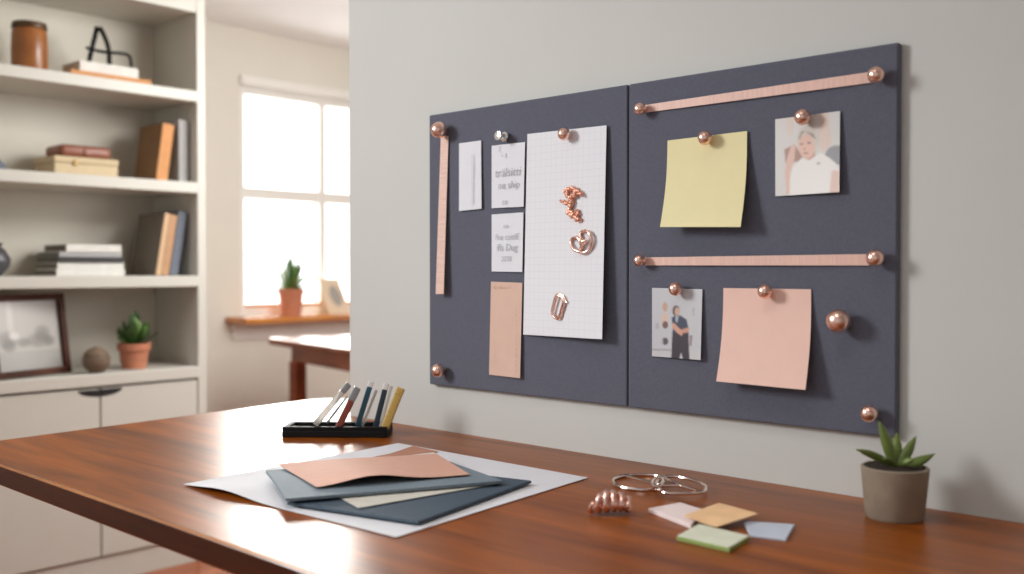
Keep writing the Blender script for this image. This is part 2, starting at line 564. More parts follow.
obj('window_sill', box((XW + 0.001, 2.86, SILL - 0.034), (XW + 0.205, y1 + 0.1, SILL), 0.006), M['sill'], win)
obj('apron', box((XW + 0.001, 2.90, SILL - 0.125), (XW + 0.02, y1 + 0.06, SILL - 0.036), 0.003), M['win'], win)

# ------------------------------------------------------------------ bookcase
BX, BK = -3.36, -3.685          # front and back of the shelves
bc = thing('bookcase', 'tall cream built-in bookcase with open shelves above cupboard doors', 'bookcase', (-3.5, 1.137, 0))
YA, YM, YB = 0.335, 1.137, 1.942
for a, b in ((YB - 0.035, YB), (YA, YA + 0.035)):
    obj('side_panel', box((BK, a, 0), (BX, b, 2.12), 0.003), M['shelf'], bc)
obj('divider_panel', box((BK, YM - 0.017, 0.10), (BX, YM + 0.017, 2.02), 0.002), M['shelf'], bc)
obj('back_panel', box((BK - 0.012, YA, 0.05), (BK, YB, 2.1)), M['shelf_in'], bc)
obj('top_panel', box((BK, YA + 0.035, 2.022), (BX, YB - 0.035, 2.12), 0.003), M['shelf'], bc)
SH = (1.735, 1.400, 1.057)
for a, b in ((YM + 0.017, YB - 0.035), (YA + 0.035, YM - 0.017)):
    for z in SH:
        obj('shelf', box((BK, a, z - 0.040), (BX + 0.004, b, z), 0.003), M['shelf'], bc)
CT = 0.724
obj('counter', box((BK, YA + 0.035, CT - 0.042), (BX + 0.012, YB - 0.035, CT), 0.003), M['shelf'], bc)
obj('plinth', box((BK, YA + 0.035, 0), (BX - 0.012, YB - 0.035, 0.088)), M['shelf'], bc)
edges = [YA + 0.037, YA + 0.037 + 0.3835, YM - 0.002, 1.539, YB - 0.037]
for k in range(4):
    a, b = edges[k] + 0.0025, edges[k + 1] - 0.0025
    d = obj('door', box((BX - 0.020, a, 0.094), (BX, b, 0.674), 0.003), M['shelf'], bc)
    hy = b if k % 2 == 0 else a
    pts = []
    for i in range(9):   # half-moon finger pull cut at the meeting edge
        t = math.pi / 2 * i / 8
        pts.append((math.cos(t) * 0.075, -math.sin(t) * 0.025))
    sgn = -1 if k % 2 == 0 else 1
    bm = bmesh.new()
    poly = [(hy, 0.670)] + [(hy + sgn * p[0], 0.670 + p[1]) for p in pts]
    fa = [bm.verts.new((BX + 0.0012, p[0], p[1])) for p in poly]
    fb = [bm.verts.new((BX - 0.006, p[0], p[1])) for p in poly]
    bm.faces.new(fa); bm.faces.new(fb[::-1])
    for i in range(len(poly)):
        j = (i + 1) % len(poly)
        bm.faces.new((fa[i], fb[i], fb[j], fa[j]))
    obj('finger_pull', bm, M['black'], d)

# ---- things on the bookcase (a hair of air under each)
SH = tuple(z + 0.0008 for z in SH); CT = CT + 0.0008
def book(name, label, loc, th, dep, hgt, cover, group, lean=0.0, rz=0.0, flat=False, spine=None, pages=None):
    """upright book: spine towards +X, thickness along -Y from its foot, leaning to +Y by `lean`"""
    t = thing(name, label, 'book', loc, group, (-lean, 0, rz))
    c = 0.003
    prof = [(0, 0), (-th, 0), (-th, -dep), (-th + c, -dep), (-th + c, -c * 1.3), (-c, -c * 1.3), (-c, -dep), (0, -dep)]
    def ext(p, lo, hi, bm):
        if not flat:
            a = [bm.verts.new((x, y, lo)) for y, x in p]; b = [bm.verts.new((x, y, hi)) for y, x in p]
        else:
            a = [bm.verts.new((x, lo, -y)) for y, x in p]; b = [bm.verts.new((x, hi, -y)) for y, x in p]
        bm.faces.new(a); bm.faces.new(b[::-1])
        for i in range(len(p)):
            j = (i + 1) % len(p)
            bm.faces.new((a[i], a[j], b[j], b[i]))
        return bm
    obj('cover', ext(prof, 0, hgt, bmesh.new()), cover, t, world=False)
    if spine:
        obj('spine', ext([(0.0004, 0.0012), (-th - 0.0004, 0.0012), (-th - 0.0004, 0.0002), (0.0004, 0.0002)], 0, hgt, bmesh.new()), spine, t, world=False)
    e = 0.0002
    obj('page_block', ext([(-c - e, -c * 1.3 - e), (-th + c + e, -c * 1.3 - e), (-th + c + e, -dep + 0.004), (-c - e, -dep + 0.004)], 0.003, hgt - 0.003, bmesh.new()), pages or M['pages'], t, world=False)
    return t

def flat_book(label, x0, x1, z0, z1, X, dep, cover, group, rz=0.0, pages=None):
    a, b = S(x0, 200, X), S(x1, 200, X)
    # foot: lower front edge on the -Y side, so thickness runs up
    return book('book', label, (X, a.y, z0), z1 - z0, dep, b.y - a.y, cover, group, flat=True, rz=rz, pages=pages)

def vessel(x, y, X, z):
    p = S(x, y, X); return V((X, p.y, z))

# amber jar, top shelf
X = -3.52
c = vessel(29.5, 45, X, SH[0]); r = (S(50, 45, X).y - S(10, 45, X).y) / 2 * 0.86; h = S(29, 22, X).z - SH[0]
t = thing('storage_jar', 'amber brown ceramic jar with dark rim on the top shelf', 'jar', c)
obj('body', lathe([(0, 0), (r * 0.92, 0), (r, 0.012), (r * 1.02, h * 0.5), (r * 0.98, h * 0.8), (r * 0.9, h * 0.86), (0, h * 0.86)], c), M['jar'], t, True)
obj('lid', lathe([(0, h * 0.862), (r * 0.98, h * 0.862), (r * 1.0, h * 0.9), (r * 0.95, h * 0.97), (r * 0.5, h * 0.985), (0, h)], c), M['jar_lid'], t, True)
# two flat books and the iron ornament
X = -3.43
zb1 = S(110, 74.5, X).z; zb2 = S(110, 64, X).z
flat_book('tan cloth book lying flat under a white book on the top shelf', 72, 152, SH[0], zb1, X, 0.19, M['bk_orange'], 'books lying flat on the shelves')
flat_book('white book lying flat on a tan book beneath a black iron ornament', 81, 139, zb1 + 0.0005, zb2, X - 0.01, 0.15, M['bk_white'], 'books lying flat on the shelves')
X = -3.50
f = lambda x, y: S(x, y, X)
zt = zb2 + 0.0092
t = thing('iron_ornament', 'black iron A-shaped ornament standing on the white book', 'ornament', (X, f(100, 60).y, zb2))
P = lambda x, y, dx=0: V((X + dx, f(x, y).y, max(f(x, y).z, zt)))
obj('left_strut', tube(smooth_path([P(89, 70), P(91, 52), P(95, 36), P(97, 27)]), 0.0085, 8), M['iron'], t, True)
obj('right_strut', tube(smooth_path([P(97, 28, 0.018), P(100, 33, 0.018), P(104, 42, 0.018), P(106.5, 52, 0.018), P(107, 70, 0.018)]), 0.0085, 8), M['iron'], t, True)
obj('crossbar', tube(smooth_path([P(82, 49, 0.034), P(92, 52, 0.034), P(104, 54, 0.034), P(118, 55, 0.034), P(125, 58, 0.034), P(127, 70, 0.034)]), 0.0058, 8), M['iron'], t, True)

# second shelf: pale box with a leather case on it, leaning books
X = -3.45
a, b = f2 = S(54.5, 165, X), S(118, 165, X)
zt = S(86, 157.5, X).z
t = thing('keepsake_box', 'pale cream lidded box with small clasp on the second shelf', 'box', (X - 0.08, (a.y + b.y) / 2, SH[1]))
zl = SH[1] + (zt - SH[1]) * 0.66
obj('box_base', box((X - 0.17, a.y, SH[1]), (X, b.y, zl - 0.0008), 0.003), M['boxwood'], t)
obj('box_lid', box((X - 0.172, a.y - 0.002, zl), (X + 0.002, b.y + 0.002, zt), 0.004), M['boxwood'], t)
cy = S(75, 164, X).y
obj('clasp', box((X + 0.0022, cy - 0.006, zl - 0.008), (X + 0.007, cy + 0.006, zl + 0.012), 0.002), M['brass'], t)
X2 = X - 0.015
a, b = S(61, 152, X2), S(112, 152, X2); zc = S(86, 145.5, X2).z
t = thing('leather_case', 'reddish brown leather case lying on the pale lidded box', 'case', (X2 - 0.06, (a.y + b.y) / 2, zt))
obj('case_body', box((X2 - 0.14, a.y, zt + 0.0005), (X2, b.y, zc), 0.016, 5), M['leather'], t, True)
cy = (a.y + b.y) / 2
obj('strap', box((X2 + 0.0002, cy - 0.012, zt + 0.008), (X2 + 0.004, cy + 0.012, zc - 0.014), 0.0015, 2), M['leather'], t, True)
G = 'upright books at the right end of the shelves'
X = -3.41
p, q = S(167, 178, X), S(156, 178, X)
top = S(174, 125, X)
book('book', 'brown book with tan spine leaning right on the second shelf', (X, p.y, SH[1]), p.y - q.y, 0.17, top.z - SH[1], M['bk_brown'], G, lean=math.atan2(top.y - p.y, top.z - SH[1]), spine=M['bk_orange'])
g0 = max(top.y + 0.004, S(179, 150, X).y)
th = S(187.5, 150, X).y - S(178.5, 150, X).y
hh = S(183, 120, X).z - SH[1]
book('book', 'pale grey upright book right behind the leaning brown book', (X, g0 + th, SH[1]), th, 0.16, hh, M['bk_grey'], G)
book('book', 'taupe upright book last before the bookcase side panel on the second shelf', (X, min(g0 + th * 2.2, YB - 0.038), SH[1]), min(g0 + th * 2.2, YB - 0.038) - g0 - th - 0.002, 0.16, hh * 0.95, M['bk_taupe'], G)
X = -3.44
p = S(15, 171, X)
book('book', 'slate blue book slumped at the left edge of the second shelf', (X, p.y - 0.024, SH[1]), 0.022, 0.16, 0.112, M['bk_slate'], None, lean=-math.radians(52)).location.z = SH[1] + 0.022 * math.sin(math.radians(52)) + 0.0005

# third shelf: pile of flat books, dark vase, three leaning books
X = -3.44
L5 = [('grey white book at the bottom of the pile on the third shelf', 56, 124.5, 274, 267.8, 'bk_white'),
      ('white book second from the bottom of the pile on the third shelf', 57, 123.5, 267.6, 260.8, 'bk_white'),
      ('black book in the middle of the pile on the third shelf', 58, 122.5, 260.6, 255.0, 'bk_dark'),
      ('grey book second from the top of the pile on the third shelf', 59, 121.5, 254.8, 250.2, 'bk_grey'),
      ('white book on top of the pile on the third shelf', 66, 121, 250.0, 242.5, 'bk_white')]
z = SH[2]
for lb, xa, xb, ya, yb, mm in L5:
    hgt = (ya - yb) * depth(S(90, 260, X)) / 1000
    flat_book(lb, xa, xb, z, z + hgt, X + random.uniform(-.006, .006), 0.19, M[mm], 'pile of books on the third shelf', pages=M['pages_shaded'])
    z += hgt + 0.0005
X = -3.41
prev = None
for lb, b0, b1, tx, ty, mm, dp in (('charcoal covered book with tan edge leaning first of three on the third shelf', 155.5, 160.5, 172, 213, 'bk_taupe', 0.20),
                               ('rust tan book leaning in the middle of three on the third shelf', 161, 168.5, 180, 215, 'bk_rust', 0.18),
                               ('slate blue book leaning last of three on the third shelf', 169.2, 177.5, 188, 212, 'bk_slate', 0.18)):
    p, q = S(b1, 273, X), S(b0, 273, X)
    top = S(tx, ty, X)
    book('book', lb, (X, p.y, SH[2]), (p.y - q.y) * 0.96, dp, (top.z - SH[2]), M[mm], G, lean=math.radians(9.5), spine=M['bk_tan'] if mm == 'bk_taupe' else None)
X = -3.46
c = vessel(-8, 260, X, SH[2])
tag(obj('vase', lathe([(0, 0), (0.028, 0), (0.052, 0.03), (0.056, 0.055), (0.040, 0.085), (0.026, 0.096), (0.034, 0.108), (0.028, 0.108), (0.02, 0.094), (0, 0.09)], c), M['vase_dark'], None, True),
    'dark charcoal bulb vase at the left edge of the third shelf', 'vase')

# counter: framed print, ribbed ball vase, succulent in terracotta
p0 = on(-4, 381, 2, CT); p1 = on(72, 372.5, 2, CT)
dv = p1 - p0; wd = dv.length
rz = math.atan2(dv.y, dv.x)
hgt = (373 - 295.5) * depth(p1) / 1000 * 1.02
lean = math.radians(8)
t = thing('picture_frame', 'dark wood frame with misty grey landscape print leaning on the cupboard counter', 'picture frame', (p0.x, p0.y, CT + 0.0035), None, (-lean, 0, rz))
bw = 0.021
bmf = bmesh.new()
o4 = [(0, 0), (wd, 0), (wd, hgt), (0, hgt)]; i4 = [(bw, bw), (wd - bw, bw), (wd - bw, hgt - bw), (bw, hgt - bw)]
vs = {}
for yy in (0.0, 0.018):
    for k in range(4):
        vs[(yy, 0, k)] = bmf.verts.new((o4[k][0], yy, o4[k][1])); vs[(yy, 1, k)] = bmf.verts.new((i4[k][0], yy, i4[k][1]))
for k in range(4):
    n = (k + 1) % 4
    for yy in (0.0, 0.018): bmf.faces.new((vs[(yy, 0, k)], vs[(yy, 0, n)], vs[(yy, 1, n)], vs[(yy, 1, k)]))
    for r in (0, 1): bmf.faces.new((vs[(0.0, r, k)], vs[(0.0, r, n)], vs[(0.018, r, n)], vs[(0.018, r, k)]))
obj('frame', bmf, M['frame'], t, world=False)
obj('backing', box((bw * 0.5, 0.0185, bw * 0.5), (wd - bw * 0.5, 0.022, hgt - bw * 0.5)), M['frame'], t, world=False)
def misty(s, u):
    c = V((186, 182, 176)) * (1 - 0.10 * abs(s - 0.4))
    def blob(cx, cy, rx, ry, col, k):
        nonlocal c
        d = ((s - cx) / rx) ** 2 + ((u - cy) / ry) ** 2
        w = max(0, 1 - d) ** 0.7 * k
        c = c * (1 - w) + V(col) * w
    for cx, cy, rx, ry in ((.18, .55, .16, .14), (.2, .64, .12, .1), (.42, .6, .12, .08), (.72, .48, .14, .13), (.66, .58, .22, .12), (.82, .6, .1, .09)):
        blob(cx, cy, rx, ry, (104, 100, 94), 0.55)
    blob(.25, .22, .06, .35, (215, 212, 206), .6)
    blob(.29, .5, .09, .07, (220, 216, 210), .9)
    if u > 0.72: c = c * 0.93
    return c
fnp = quad((bw, 0.0145, hgt - bw), (wd - bw, 0.0145, hgt - bw), (wd - bw, 0.0145, bw), (bw, 0.0145, bw))
bmf = sheet(fnp, 60, 60, 0.001, (0, -1, 0))
lay = bmf.verts.layers.float_color.new('ink'); bmf.verts.ensure_lookup_table()
for j in range(61):
    for i in range(61):
        k = j * 61 + i
        bmf.verts[k][lay] = (*lin(misty(i / 60, j / 60)), 1); bmf.verts[k + 61 * 61][lay] = (.6, .6, .6, 1)
obj('print', bmf, M['matprint'], t, world=False)

X = -3.46
c = on(96.5, 372.5, 2, CT)
k = depth(c) / 1000
r = 13.3 * k; h = 26 * k
prof = [(0, 0), (r * 0.45, 0)]
for i in range(1, 12):
    a = -1.1 + (2.45) * i / 12
    prof.append((r * math.cos(a) * (1 + 0.025 * (-1) ** i), h * 0.47 + h * 0.5 * math.sin(a) / math.sin(1.3)))
prof += [(r * 0.22, h * 0.98), (r * 0.2, h), (0, h * 0.99)]
tag(obj('bud_vase', lathe(prof, c), M['woven'], None, True), 'small round ribbed brown vase between the frame and the terracotta pot', 'vase')

def pot(t, c, r0, r1, h, m, rim=0.0, soil_drop=0.012, part='pot'):
    w = r1 * 0.1
    prof = [(0, 0), (r0, 0)]
    if rim:
        prof += [(r0 + (r1 - r0) * (1 - rim), h * (1 - rim)), (r1 * 1.05, h * (1 - rim)), (r1 * 1.07, h)]
        prof += [(r1 * 0.95, h), (r1 * 0.9, h - soil_drop)]
    else:
        prof = [(0, 0), (r0 * 0.93, 0), (r0, h * 0.05), (r1 * 0.995, h * 0.96), (r1, h * 0.985), (r1 * 0.97, h), (r1 - w, h), (r1 - w, h - soil_drop)]
    prof += [(0, h - soil_drop)]
    o = obj(part, lathe(prof, c, 40), m, t, True)
    rs = (r1 - w if not rim else r1 * 0.9) * 0.985
    obj('soil', lathe([(0, h - soil_drop + 0.0005), (rs, h - soil_drop + 0.0005), (rs * 0.9, h - soil_drop + 0.004), (rs * 0.4, h - soil_drop + 0.007), (0, h - soil_drop + 0.008)], c, 28), M['soil'], t, True)
    return o

def bush(t, c, z, n, rad, hgt, w, th, mats, seed=3):
    rnd = random.Random(seed)
    for i in range(n):
        a = i * 2.399 + rnd.uniform(-.35, .35)
        e = math.radians(12 + 78 * (1 - (i + 0.5) / n) ** 0.9 + rnd.uniform(-7, 7))
        q = rnd.uniform(.74, 1.08)
        d = V((math.cos(a) * math.cos(e) * rad * q, math.sin(a) * math.cos(e) * rad * q, math.sin(e) * hgt * q + 0.1 * hgt))
        b = V((c[0] + math.cos(a) * rad * 0.10, c[1] + math.sin(a) * rad * 0.10, z))
        side = V((-math.sin(a), math.cos(a), rnd.uniform(-.35, .35)))
        obj('leaf', leaf(b, V((c[0], c[1], z)) + d, w * rnd.uniform(.8, 1.2), th, side, V((math.cos(a), math.sin(a), 0)) * rad * rnd.uniform(-.05, .2), belly=0.62), mats[i % len(mats)], t, True)

c = on(134, 368, 2, CT); k = depth(c) / 1000
t = thing('potted_succulent', 'leafy green succulent in a terracotta pot on the cupboard counter', 'potted plant', c)
ph = 25 * k
pot(t, c, 11.5 * k, 15.0 * k, ph, M['terra'], rim=0.28)
bush(t, c, c.z + ph - 0.012, 26, 25 * k, 31 * k, 10.5 * k, 0.006, [M['leaf'], M['leaf'], M['leaf_bright']], seed=5)

# window sill plant and card
X = XW + 0.105
c = V((X, S(291, 300, X).y, SILL)); k = depth(c) / 1000
t = thing('potted_jade', 'upright green succulent in a terracotta pot on the window sill', 'potted plant', c)
ph = 26.5 * k
pot(t, c, 9.8 * k, 12.8 * k, ph, M['terra'], rim=0.16)
bush(t, c, c.z + ph - 0.012, 17, 29 * k, 33 * k, 6.2 * k, 0.013, [M['leaf_bright'], M['leaf_bright'], M['leaf']], seed=8)
X = XW + 0.12
a = S(329, 312, X); b = S(351, 309, X)
k = depth(a) / 1000
t = thing('standing_card', 'cream folded card with grey picture standing on the window sill', 'card', (X, a.y, SILL))
hh = 35 * k; ww = 27 * k
fq = quad((X - 0.055, a.y - 0.035, SILL + hh), (X - 0.055, a.y - 0.035 + ww * 0.92, SILL + hh), (X, a.y + ww, SILL + 0.001), (X, a.y, SILL + 0.001))
def cardpic(s, u):
    d = ((s - .58) / .27) ** 2 + ((u - .5) / .3) ** 2
    if d < 1: return (150, 148, 146) if (math.sin(s * 31) * math.sin(u * 23)) > -0.3 else (196, 186, 172)
    return (226, 206, 180)
picture('front_panel', fq, cardpic, 40, 40, 0.002, (1, 0, 0.3), M['matprint'], t)
obj('back_strut', sheet(quad((X - 0.058, a.y - 0.02, SILL + hh * 0.97), (X - 0.058, a.y - 0.03 + ww * 0.85, SILL + hh * 0.97), (X - 0.095, a.y + ww * 0.9, SILL + 0.001), (X - 0.095, a.y + 0.01, SILL + 0.001)), 2, 2, 0.002, (-1, 0, 0)), M['cardframe'], t)

# ------------------------------------------------------------------ the table in the back room
TZ = 0.75
A = T(266, 337.5); dx = V((0.979, -0.203, 0)); dy = V((0.203, 0.979, 0))
t = thing('side_table', 'dark walnut table with rounded corners in the back room below the window', 'table', (A.x + 0.6, A.y + 0.3, 0))
bm = bmesh.new()
ln, wd_ = 1.35, 0.62
pl_ = [A, A + dx * ln, A + dx * ln + dy * wd_, A + dy * wd_]
# rounded corners
rp = []
for i in range(4):
    p, a_, b_ = pl_[i], pl_[i - 1], pl_[(i + 1) % 4]
    u, v = (a_ - p).normalized() * 0.05, (b_ - p).normalized() * 0.05
    for q in range(6):
        s = q / 5
        rp.append((p + u) * (1 - s) ** 2 + p * 2 * s * (1 - s) + (p + v) * s * s)
obj('table_top', prism(rp, TZ - 0.032, TZ, 0.008, 3), M['back_table'], t)
ins = [A + dx * .215 + dy * .04, A + dx * (ln - .06) + dy * .04, A + dx * (ln - .06) + dy * (wd_ - .05), A + dx * .215 + dy * (wd_ - .05)]
apr = bmesh.new()
obj('apron', prism(ins, TZ - 0.10, TZ - 0.0325), M['back_table'], t)
for i, p in enumerate(ins):
    sx = 1 if i in (0, 3) else -1; sy = 1 if i < 2 else -1
    q = p + dx * 0.022 * sx + dy * 0.022 * sy
    obj('leg', box((q.x - 0.03, q.y - 0.03, 0), (q.x + 0.03, q.y + 0.03, TZ - 0.1005), 0.005), M['back_table'], t)
sp = [T(352, 334), T(372, 337), T(364, 341), T(342, 337)]
sp = [A + dx * .45 + dy * .2, A + dx * .74 + dy * .2, A + dx * .74 + dy * .41, A + dx * .45 + dy * .41]
tag(obj('paper_sheet', prism(sp, TZ + 0.0005, TZ + 0.002), M['white']), 'white paper sheet lying on the walnut table in the back room', 'paper')

# ------------------------------------------------------------------ the desk
t = thing('desk', 'long polished mahogany desk along the grey wall', 'desk', (-0.9, 1.02, 0))
DF = 0.6398
c1 = V((-2.026, DF)); c2 = V((-2.098, 1.47))
dd = (c2 - c1) / (c2.y - c1.y)
def endx(y): return c1.x + dd.x * (y - DF)
pts = [V((0.35, DF)), V((0.35, WALL_Y - 0.001)), V((-1.807, WALL_Y - 0.001)), V((-1.807, 1.575))]
cor = V((endx(1.575), 1.575))
for q in range(7):
    s = q / 6
    pts.append((cor + V((0.09, 0))) * (1 - s) ** 2 + cor * 2 * s * (1 - s) + (cor + V((0.006, -0.09))) * s * s)
cor = V((endx(DF), DF))
for q in range(6):
    s = q / 5
    pts.append((cor + V((-0.002, 0.03))) * (1 - s) ** 2 + cor * 2 * s * (1 - s) + (cor + V((0.03, 0))) * s * s)
top_ = obj('tabletop', prism(pts, DESK - 0.036, DESK, 0.0046, 4), [M['desk'], M['desk_edge_shade'], M['arris_highlight']], t)
for f in top_.data.polygons:  # painted shade on the vertical faces, painted highlight on the upper bevel
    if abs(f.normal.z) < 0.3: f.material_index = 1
    elif 0.3 <= f.normal.z < 0.985: f.material_index = 2
for x, y in ((-1.999, 0.671), (-1.999, 1.33), (0.27, 0.70), (0.27, 1.33)):
    obj('leg', box((x - 0.03, y - 0.03, 0), (x + 0.03, y + 0.03, DESK - 0.0365), 0.004), M['desk'], t)

# ------------------------------------------------------------------ pinboards
XL, XS, XR = -1.5245, -1.0213, -0.5580
ZB, ZT = 0.8430, 1.3948
for lb, a, b in (('dark slate fabric pinboard panel on the left, with squared paper sheet', XL, XS - 0.0012), ('dark slate fabric pinboard panel on the right, with yellow and pink notes', XS + 0.0012, XR)):
    tag(obj('pinboard', box((a, FRONT, ZB), (b, WALL_Y - 0.0005, ZT), 0.0034, 3), M['navy'], None, True), lb, 'pinboard', 'fabric pinboard panels on the wall')
for o in bpy.data.objects:
    if o.name.startswith('pinboard'):
        md = o.modifiers.new('normals', 'WEIGHTED_NORMAL'); md.keep_sharp = True

def ball_pin(x, y, d, label, gap=0.006, m=None):
    """copper ball head on a short shank whose point sits in the board"""
    p = W(x, y, 0.02)
    r = d / 2 * depth(p) / 1000
    p = W(x, y, r + gap)
    t = thing('push_pin', label, 'push pin', (p.x, FRONT, p.z), 'ball headed push pins on the pinboards')
    prof = [(0, -r)]
    for i in range(1, 14): prof.append((r * math.sin(math.pi * i / 14), -r * math.cos(math.pi * i / 14)))
    prof.append((0, r))
    prof = [(a, -b) for a, b in prof][::-1]
    obj('head', lathe([(a, b) for a, b in prof], p, 28, (0, -1, 0)), m or M['copper'], t, True)
    L_ = FRONT - p.y
    obj('shank', lathe([(0, 0.0003), (0.0012, 0.0004), (0.0013, L_ - r * 0.97), (r * 0.30, L_ - r * 0.95), (r * 0.30, L_ - r * 0.86), (0, L_ - r * 0.86)], (p.x, FRONT, p.z), 12, (0, -1, 0)), m or M['copper'], t, True)
    return t

ball_pin(439, 130, 16.5, 'copper ball pin holding the upright ribbon at the left board edge')
ball_pin(438, 370.5, 13.5, 'copper ball pin at the bottom left corner of the left board')
ball_pin(564, 134, 13, 'copper ball pin at the top of the squared paper sheet', gap=0.007)
ball_pin(640, 109, 12.5, 'copper ball pin at the left end of the upper ribbon')
ball_pin(876, 75, 17, 'copper ball pin at the right end of the upper ribbon')
ball_pin(639.5, 260.5, 12.5, 'copper ball pin at the left end of the middle ribbon')
ball_pin(875, 258, 17.5, 'copper ball pin at the right end of the middle ribbon')
ball_pin(705, 138, 14.5, 'copper ball pin holding the yellow sticky note', gap=0.007)
ball_pin(802.5, 117, 16, 'copper ball pin holding the photo of a woman in white', gap=0.007)
ball_pin(675.5, 289, 14, 'copper ball pin holding the photo of a standing woman in dark clothes', gap=0.007)
ball_pin(765, 291.5, 15, 'copper ball pin holding the pink sticky note', gap=0.007)
ball_pin(838.5, 321, 24, 'largest copper ball pin, alone right of the pink note')
ball_pin(869, 413.5, 17.5, 'copper ball pin at the bottom right corner of the right board')

# clear thumb tack over the upper note card
p = W(503, 136.5, 0.012)
t = thing('thumb_tack', 'small clear silver thumb tack above the upper handwritten card', 'push pin', (p.x, FRONT, p.z))
r = 5.0 * depth(p) / 1000
obj('head', lathe([(0, 0.007), (r * 0.75, 0.007), (r, 0.009), (r * 0.6, 0.012), (r * 0.5, 0.020), (r * 0.85, 0.024), (r * 0.9, 0.027), (0, 0.028)], (p.x, FRONT, p.z), 24, (0, -1, 0)), M['silver'], t, True)
obj('shank', lathe([(0, 0.0003), (0.001, 0.0004), (0.001, 0.0068), (0, 0.0069)], (p.x, FRONT, p.z), 10, (0, -1, 0)), M['silver'], t, True)

def wall_sheet(corners, lift, nu=10, nv=14, base=0.0012, side=None):
    """corners in order TL TR BR BL; lift(s,t) = how far it stands off the board"""
    def pt(s, t_):
        (a, b, c, d) = corners
        x = (a[0] * (1 - s) + b[0] * s) * (1 - t_) + (d[0] * (1 - s) + c[0] * s) * t_
        y = (a[1] * (1 - s) + b[1] * s) * (1 - t_) + (d[1] * (1 - s) + c[1] * s) * t_
        if side: x, y = side(s, t_, x, y)
        return W(x, y, base + lift(s, t_))
    return pt

def ribbon(name, label, corners, lift, nu, nv, m, side=None):
    return tag(obj(name, sheet(wall_sheet(corners, lift, side=side), nu, nv, 0.0009, (0, -1, 0)), m, None, True), label, 'ribbon', 'rose ribbons on the pinboards')

ribbon('ribbon', 'long rose ribbon slanting up across the top of the right board',
       [(645, 105.0), (872, 71.5), (872, 82.5), (645, 112.6)], lambda s, t: 0.004 - 0.0025 * abs(2 * s - 1) ** 3, 40, 3, M['ribbon'])
ribbon('ribbon', 'rose ribbon running level across the middle of the right board',
       [(645, 257.4), (871, 254.0), (871, 265.4), (645, 265.4)], lambda s, t: 0.004 - 0.0025 * abs(2 * s - 1) ** 3, 40, 3, M['ribbon'])
ribbon('ribbon', 'short rose ribbon hanging down the left edge of the left board',
       [(440.8, 136), (448.4, 136), (443.6, 294), (435.6, 294)], lambda s, t: 0.002 + 0.012 * t ** 1.5, 3, 40, M['ribbon_v'])

# sticky notes: stuck at the top, lower edge curling off the board
def note(name, label, corners, lift, m, side=None):
    return tag(obj(name, sheet(wall_sheet(corners, lift, side=side), 12, 16, 0.0004, (0, -1, 0)), m, None, True), label, 'sticky note')
note('sticky_note', 'square yellow sticky note pinned on the right board below the upper ribbon', [(667.5, 140.5), (747, 131), (740.5, 227), (660, 227)],
     lambda s, t: 0.001 + 0.028 * t ** 1.6 + 0.002 * s, M['yellow'], lambda s, t, x, y: (x + 2.0 * math.sin(math.pi * t), y))
note('sticky_note', 'square pink sticky note pinned on the right board below the middle ribbon', [(723.3, 288), (811, 289.3), (805.3, 390), (716.2, 381.3)],
     lambda s, t: 0.001 + 0.026 * t ** 1.6 + 0.003 * s * t, M['pinknote'], lambda s, t, x, y: (x + 2.0 * math.sin(math.pi * t), y))

def paper(name, label, corners, lift, m, th=0.0004, cat='paper', group=None, nu=6, nv=12):
    """an Empty at the sheet's top edge with the sheet itself as its body part"""
    p = W((corners[0][0] + corners[1][0]) / 2, (corners[0][1] + corners[1][1]) / 2)
    t = thing(name, label, cat, (p.x, FRONT, p.z), group)
    fn = wall_sheet(corners, lift)
    obj('paper', sheet(fn, nu, nv, th, (0, -1, 0)), m, t, True)
    return t, fn

tag(obj('squared_sheet', sheet(wall_sheet([(527.3, 134.0), (606.5, 125.3), (602.0, 339.3), (523.2, 334.5)], lambda s, t: 0.001 + 0.014 * s * (0.25 + t) + 0.004 * t), 10, 20, 0.0005, (0, -1, 0)), M['graph'], None, True),
    'tall white squared paper sheet pinned on the left board with copper clips', 'paper')
# blank strip with a faint column of writing
t, fn = paper('note_strip', 'narrow blank white paper strip beside the hanging ribbon', [(459, 143.4), (481, 140.4), (481.5, 208.7), (459, 211)], lambda s, t: 0.002 + 0.002 * t, M['white'])
M['ink_faint'] = mat('faint_ink', (206, 207, 212), rough=0.8)
q = fn(0.68, 0.93) + V((0, -0.0006, 0))
writing('handwriting', 'unnunumemumnn', (q.x, q.y - 0.002, q.z), 0.0135, M['ink_faint'], t, rot=math.pi / 2)
# two handwritten cards
def lines(t, fn, rows, m):
    for body, s, v, size in rows:
        q = fn(s, v)
        writing('handwriting', body, (q.x, q.y - 0.0016, q.z), size, m, t, shear=0.15, align='CENTER')
t, fn = paper('note_card', 'upper white card with grey handwriting on the left board', [(491.6, 145.8), (525, 142), (523.5, 206.7), (491.6, 208.2)], lambda s, t: 0.002 + 0.003 * s * t, M['white'], cat='card')
lines(t, fn, [('2', .24, .10, .013), ('- s', .38, .21, .016), ("tr\u00e4lsitti", .50, .51, .024), ('ne ship', .54, .70, .020), ('co', .42, .95, .016)], M['ink'])
t, fn = paper('note_card', 'lower white card with grey handwriting above the tan card', [(491.6, 214.5), (523.4, 212.3), (522.2, 272), (491.6, 271.5)], lambda s, t: 0.002 + 0.003 * s * t, M['white'], cat='card')
lines(t, fn, [('oo', .46, .25, .013), ('fne coitlE', .50, .45, .0165), ('ffh Dug', .50, .64, .019), ('2020', .48, .82, .014)], M['ink'])
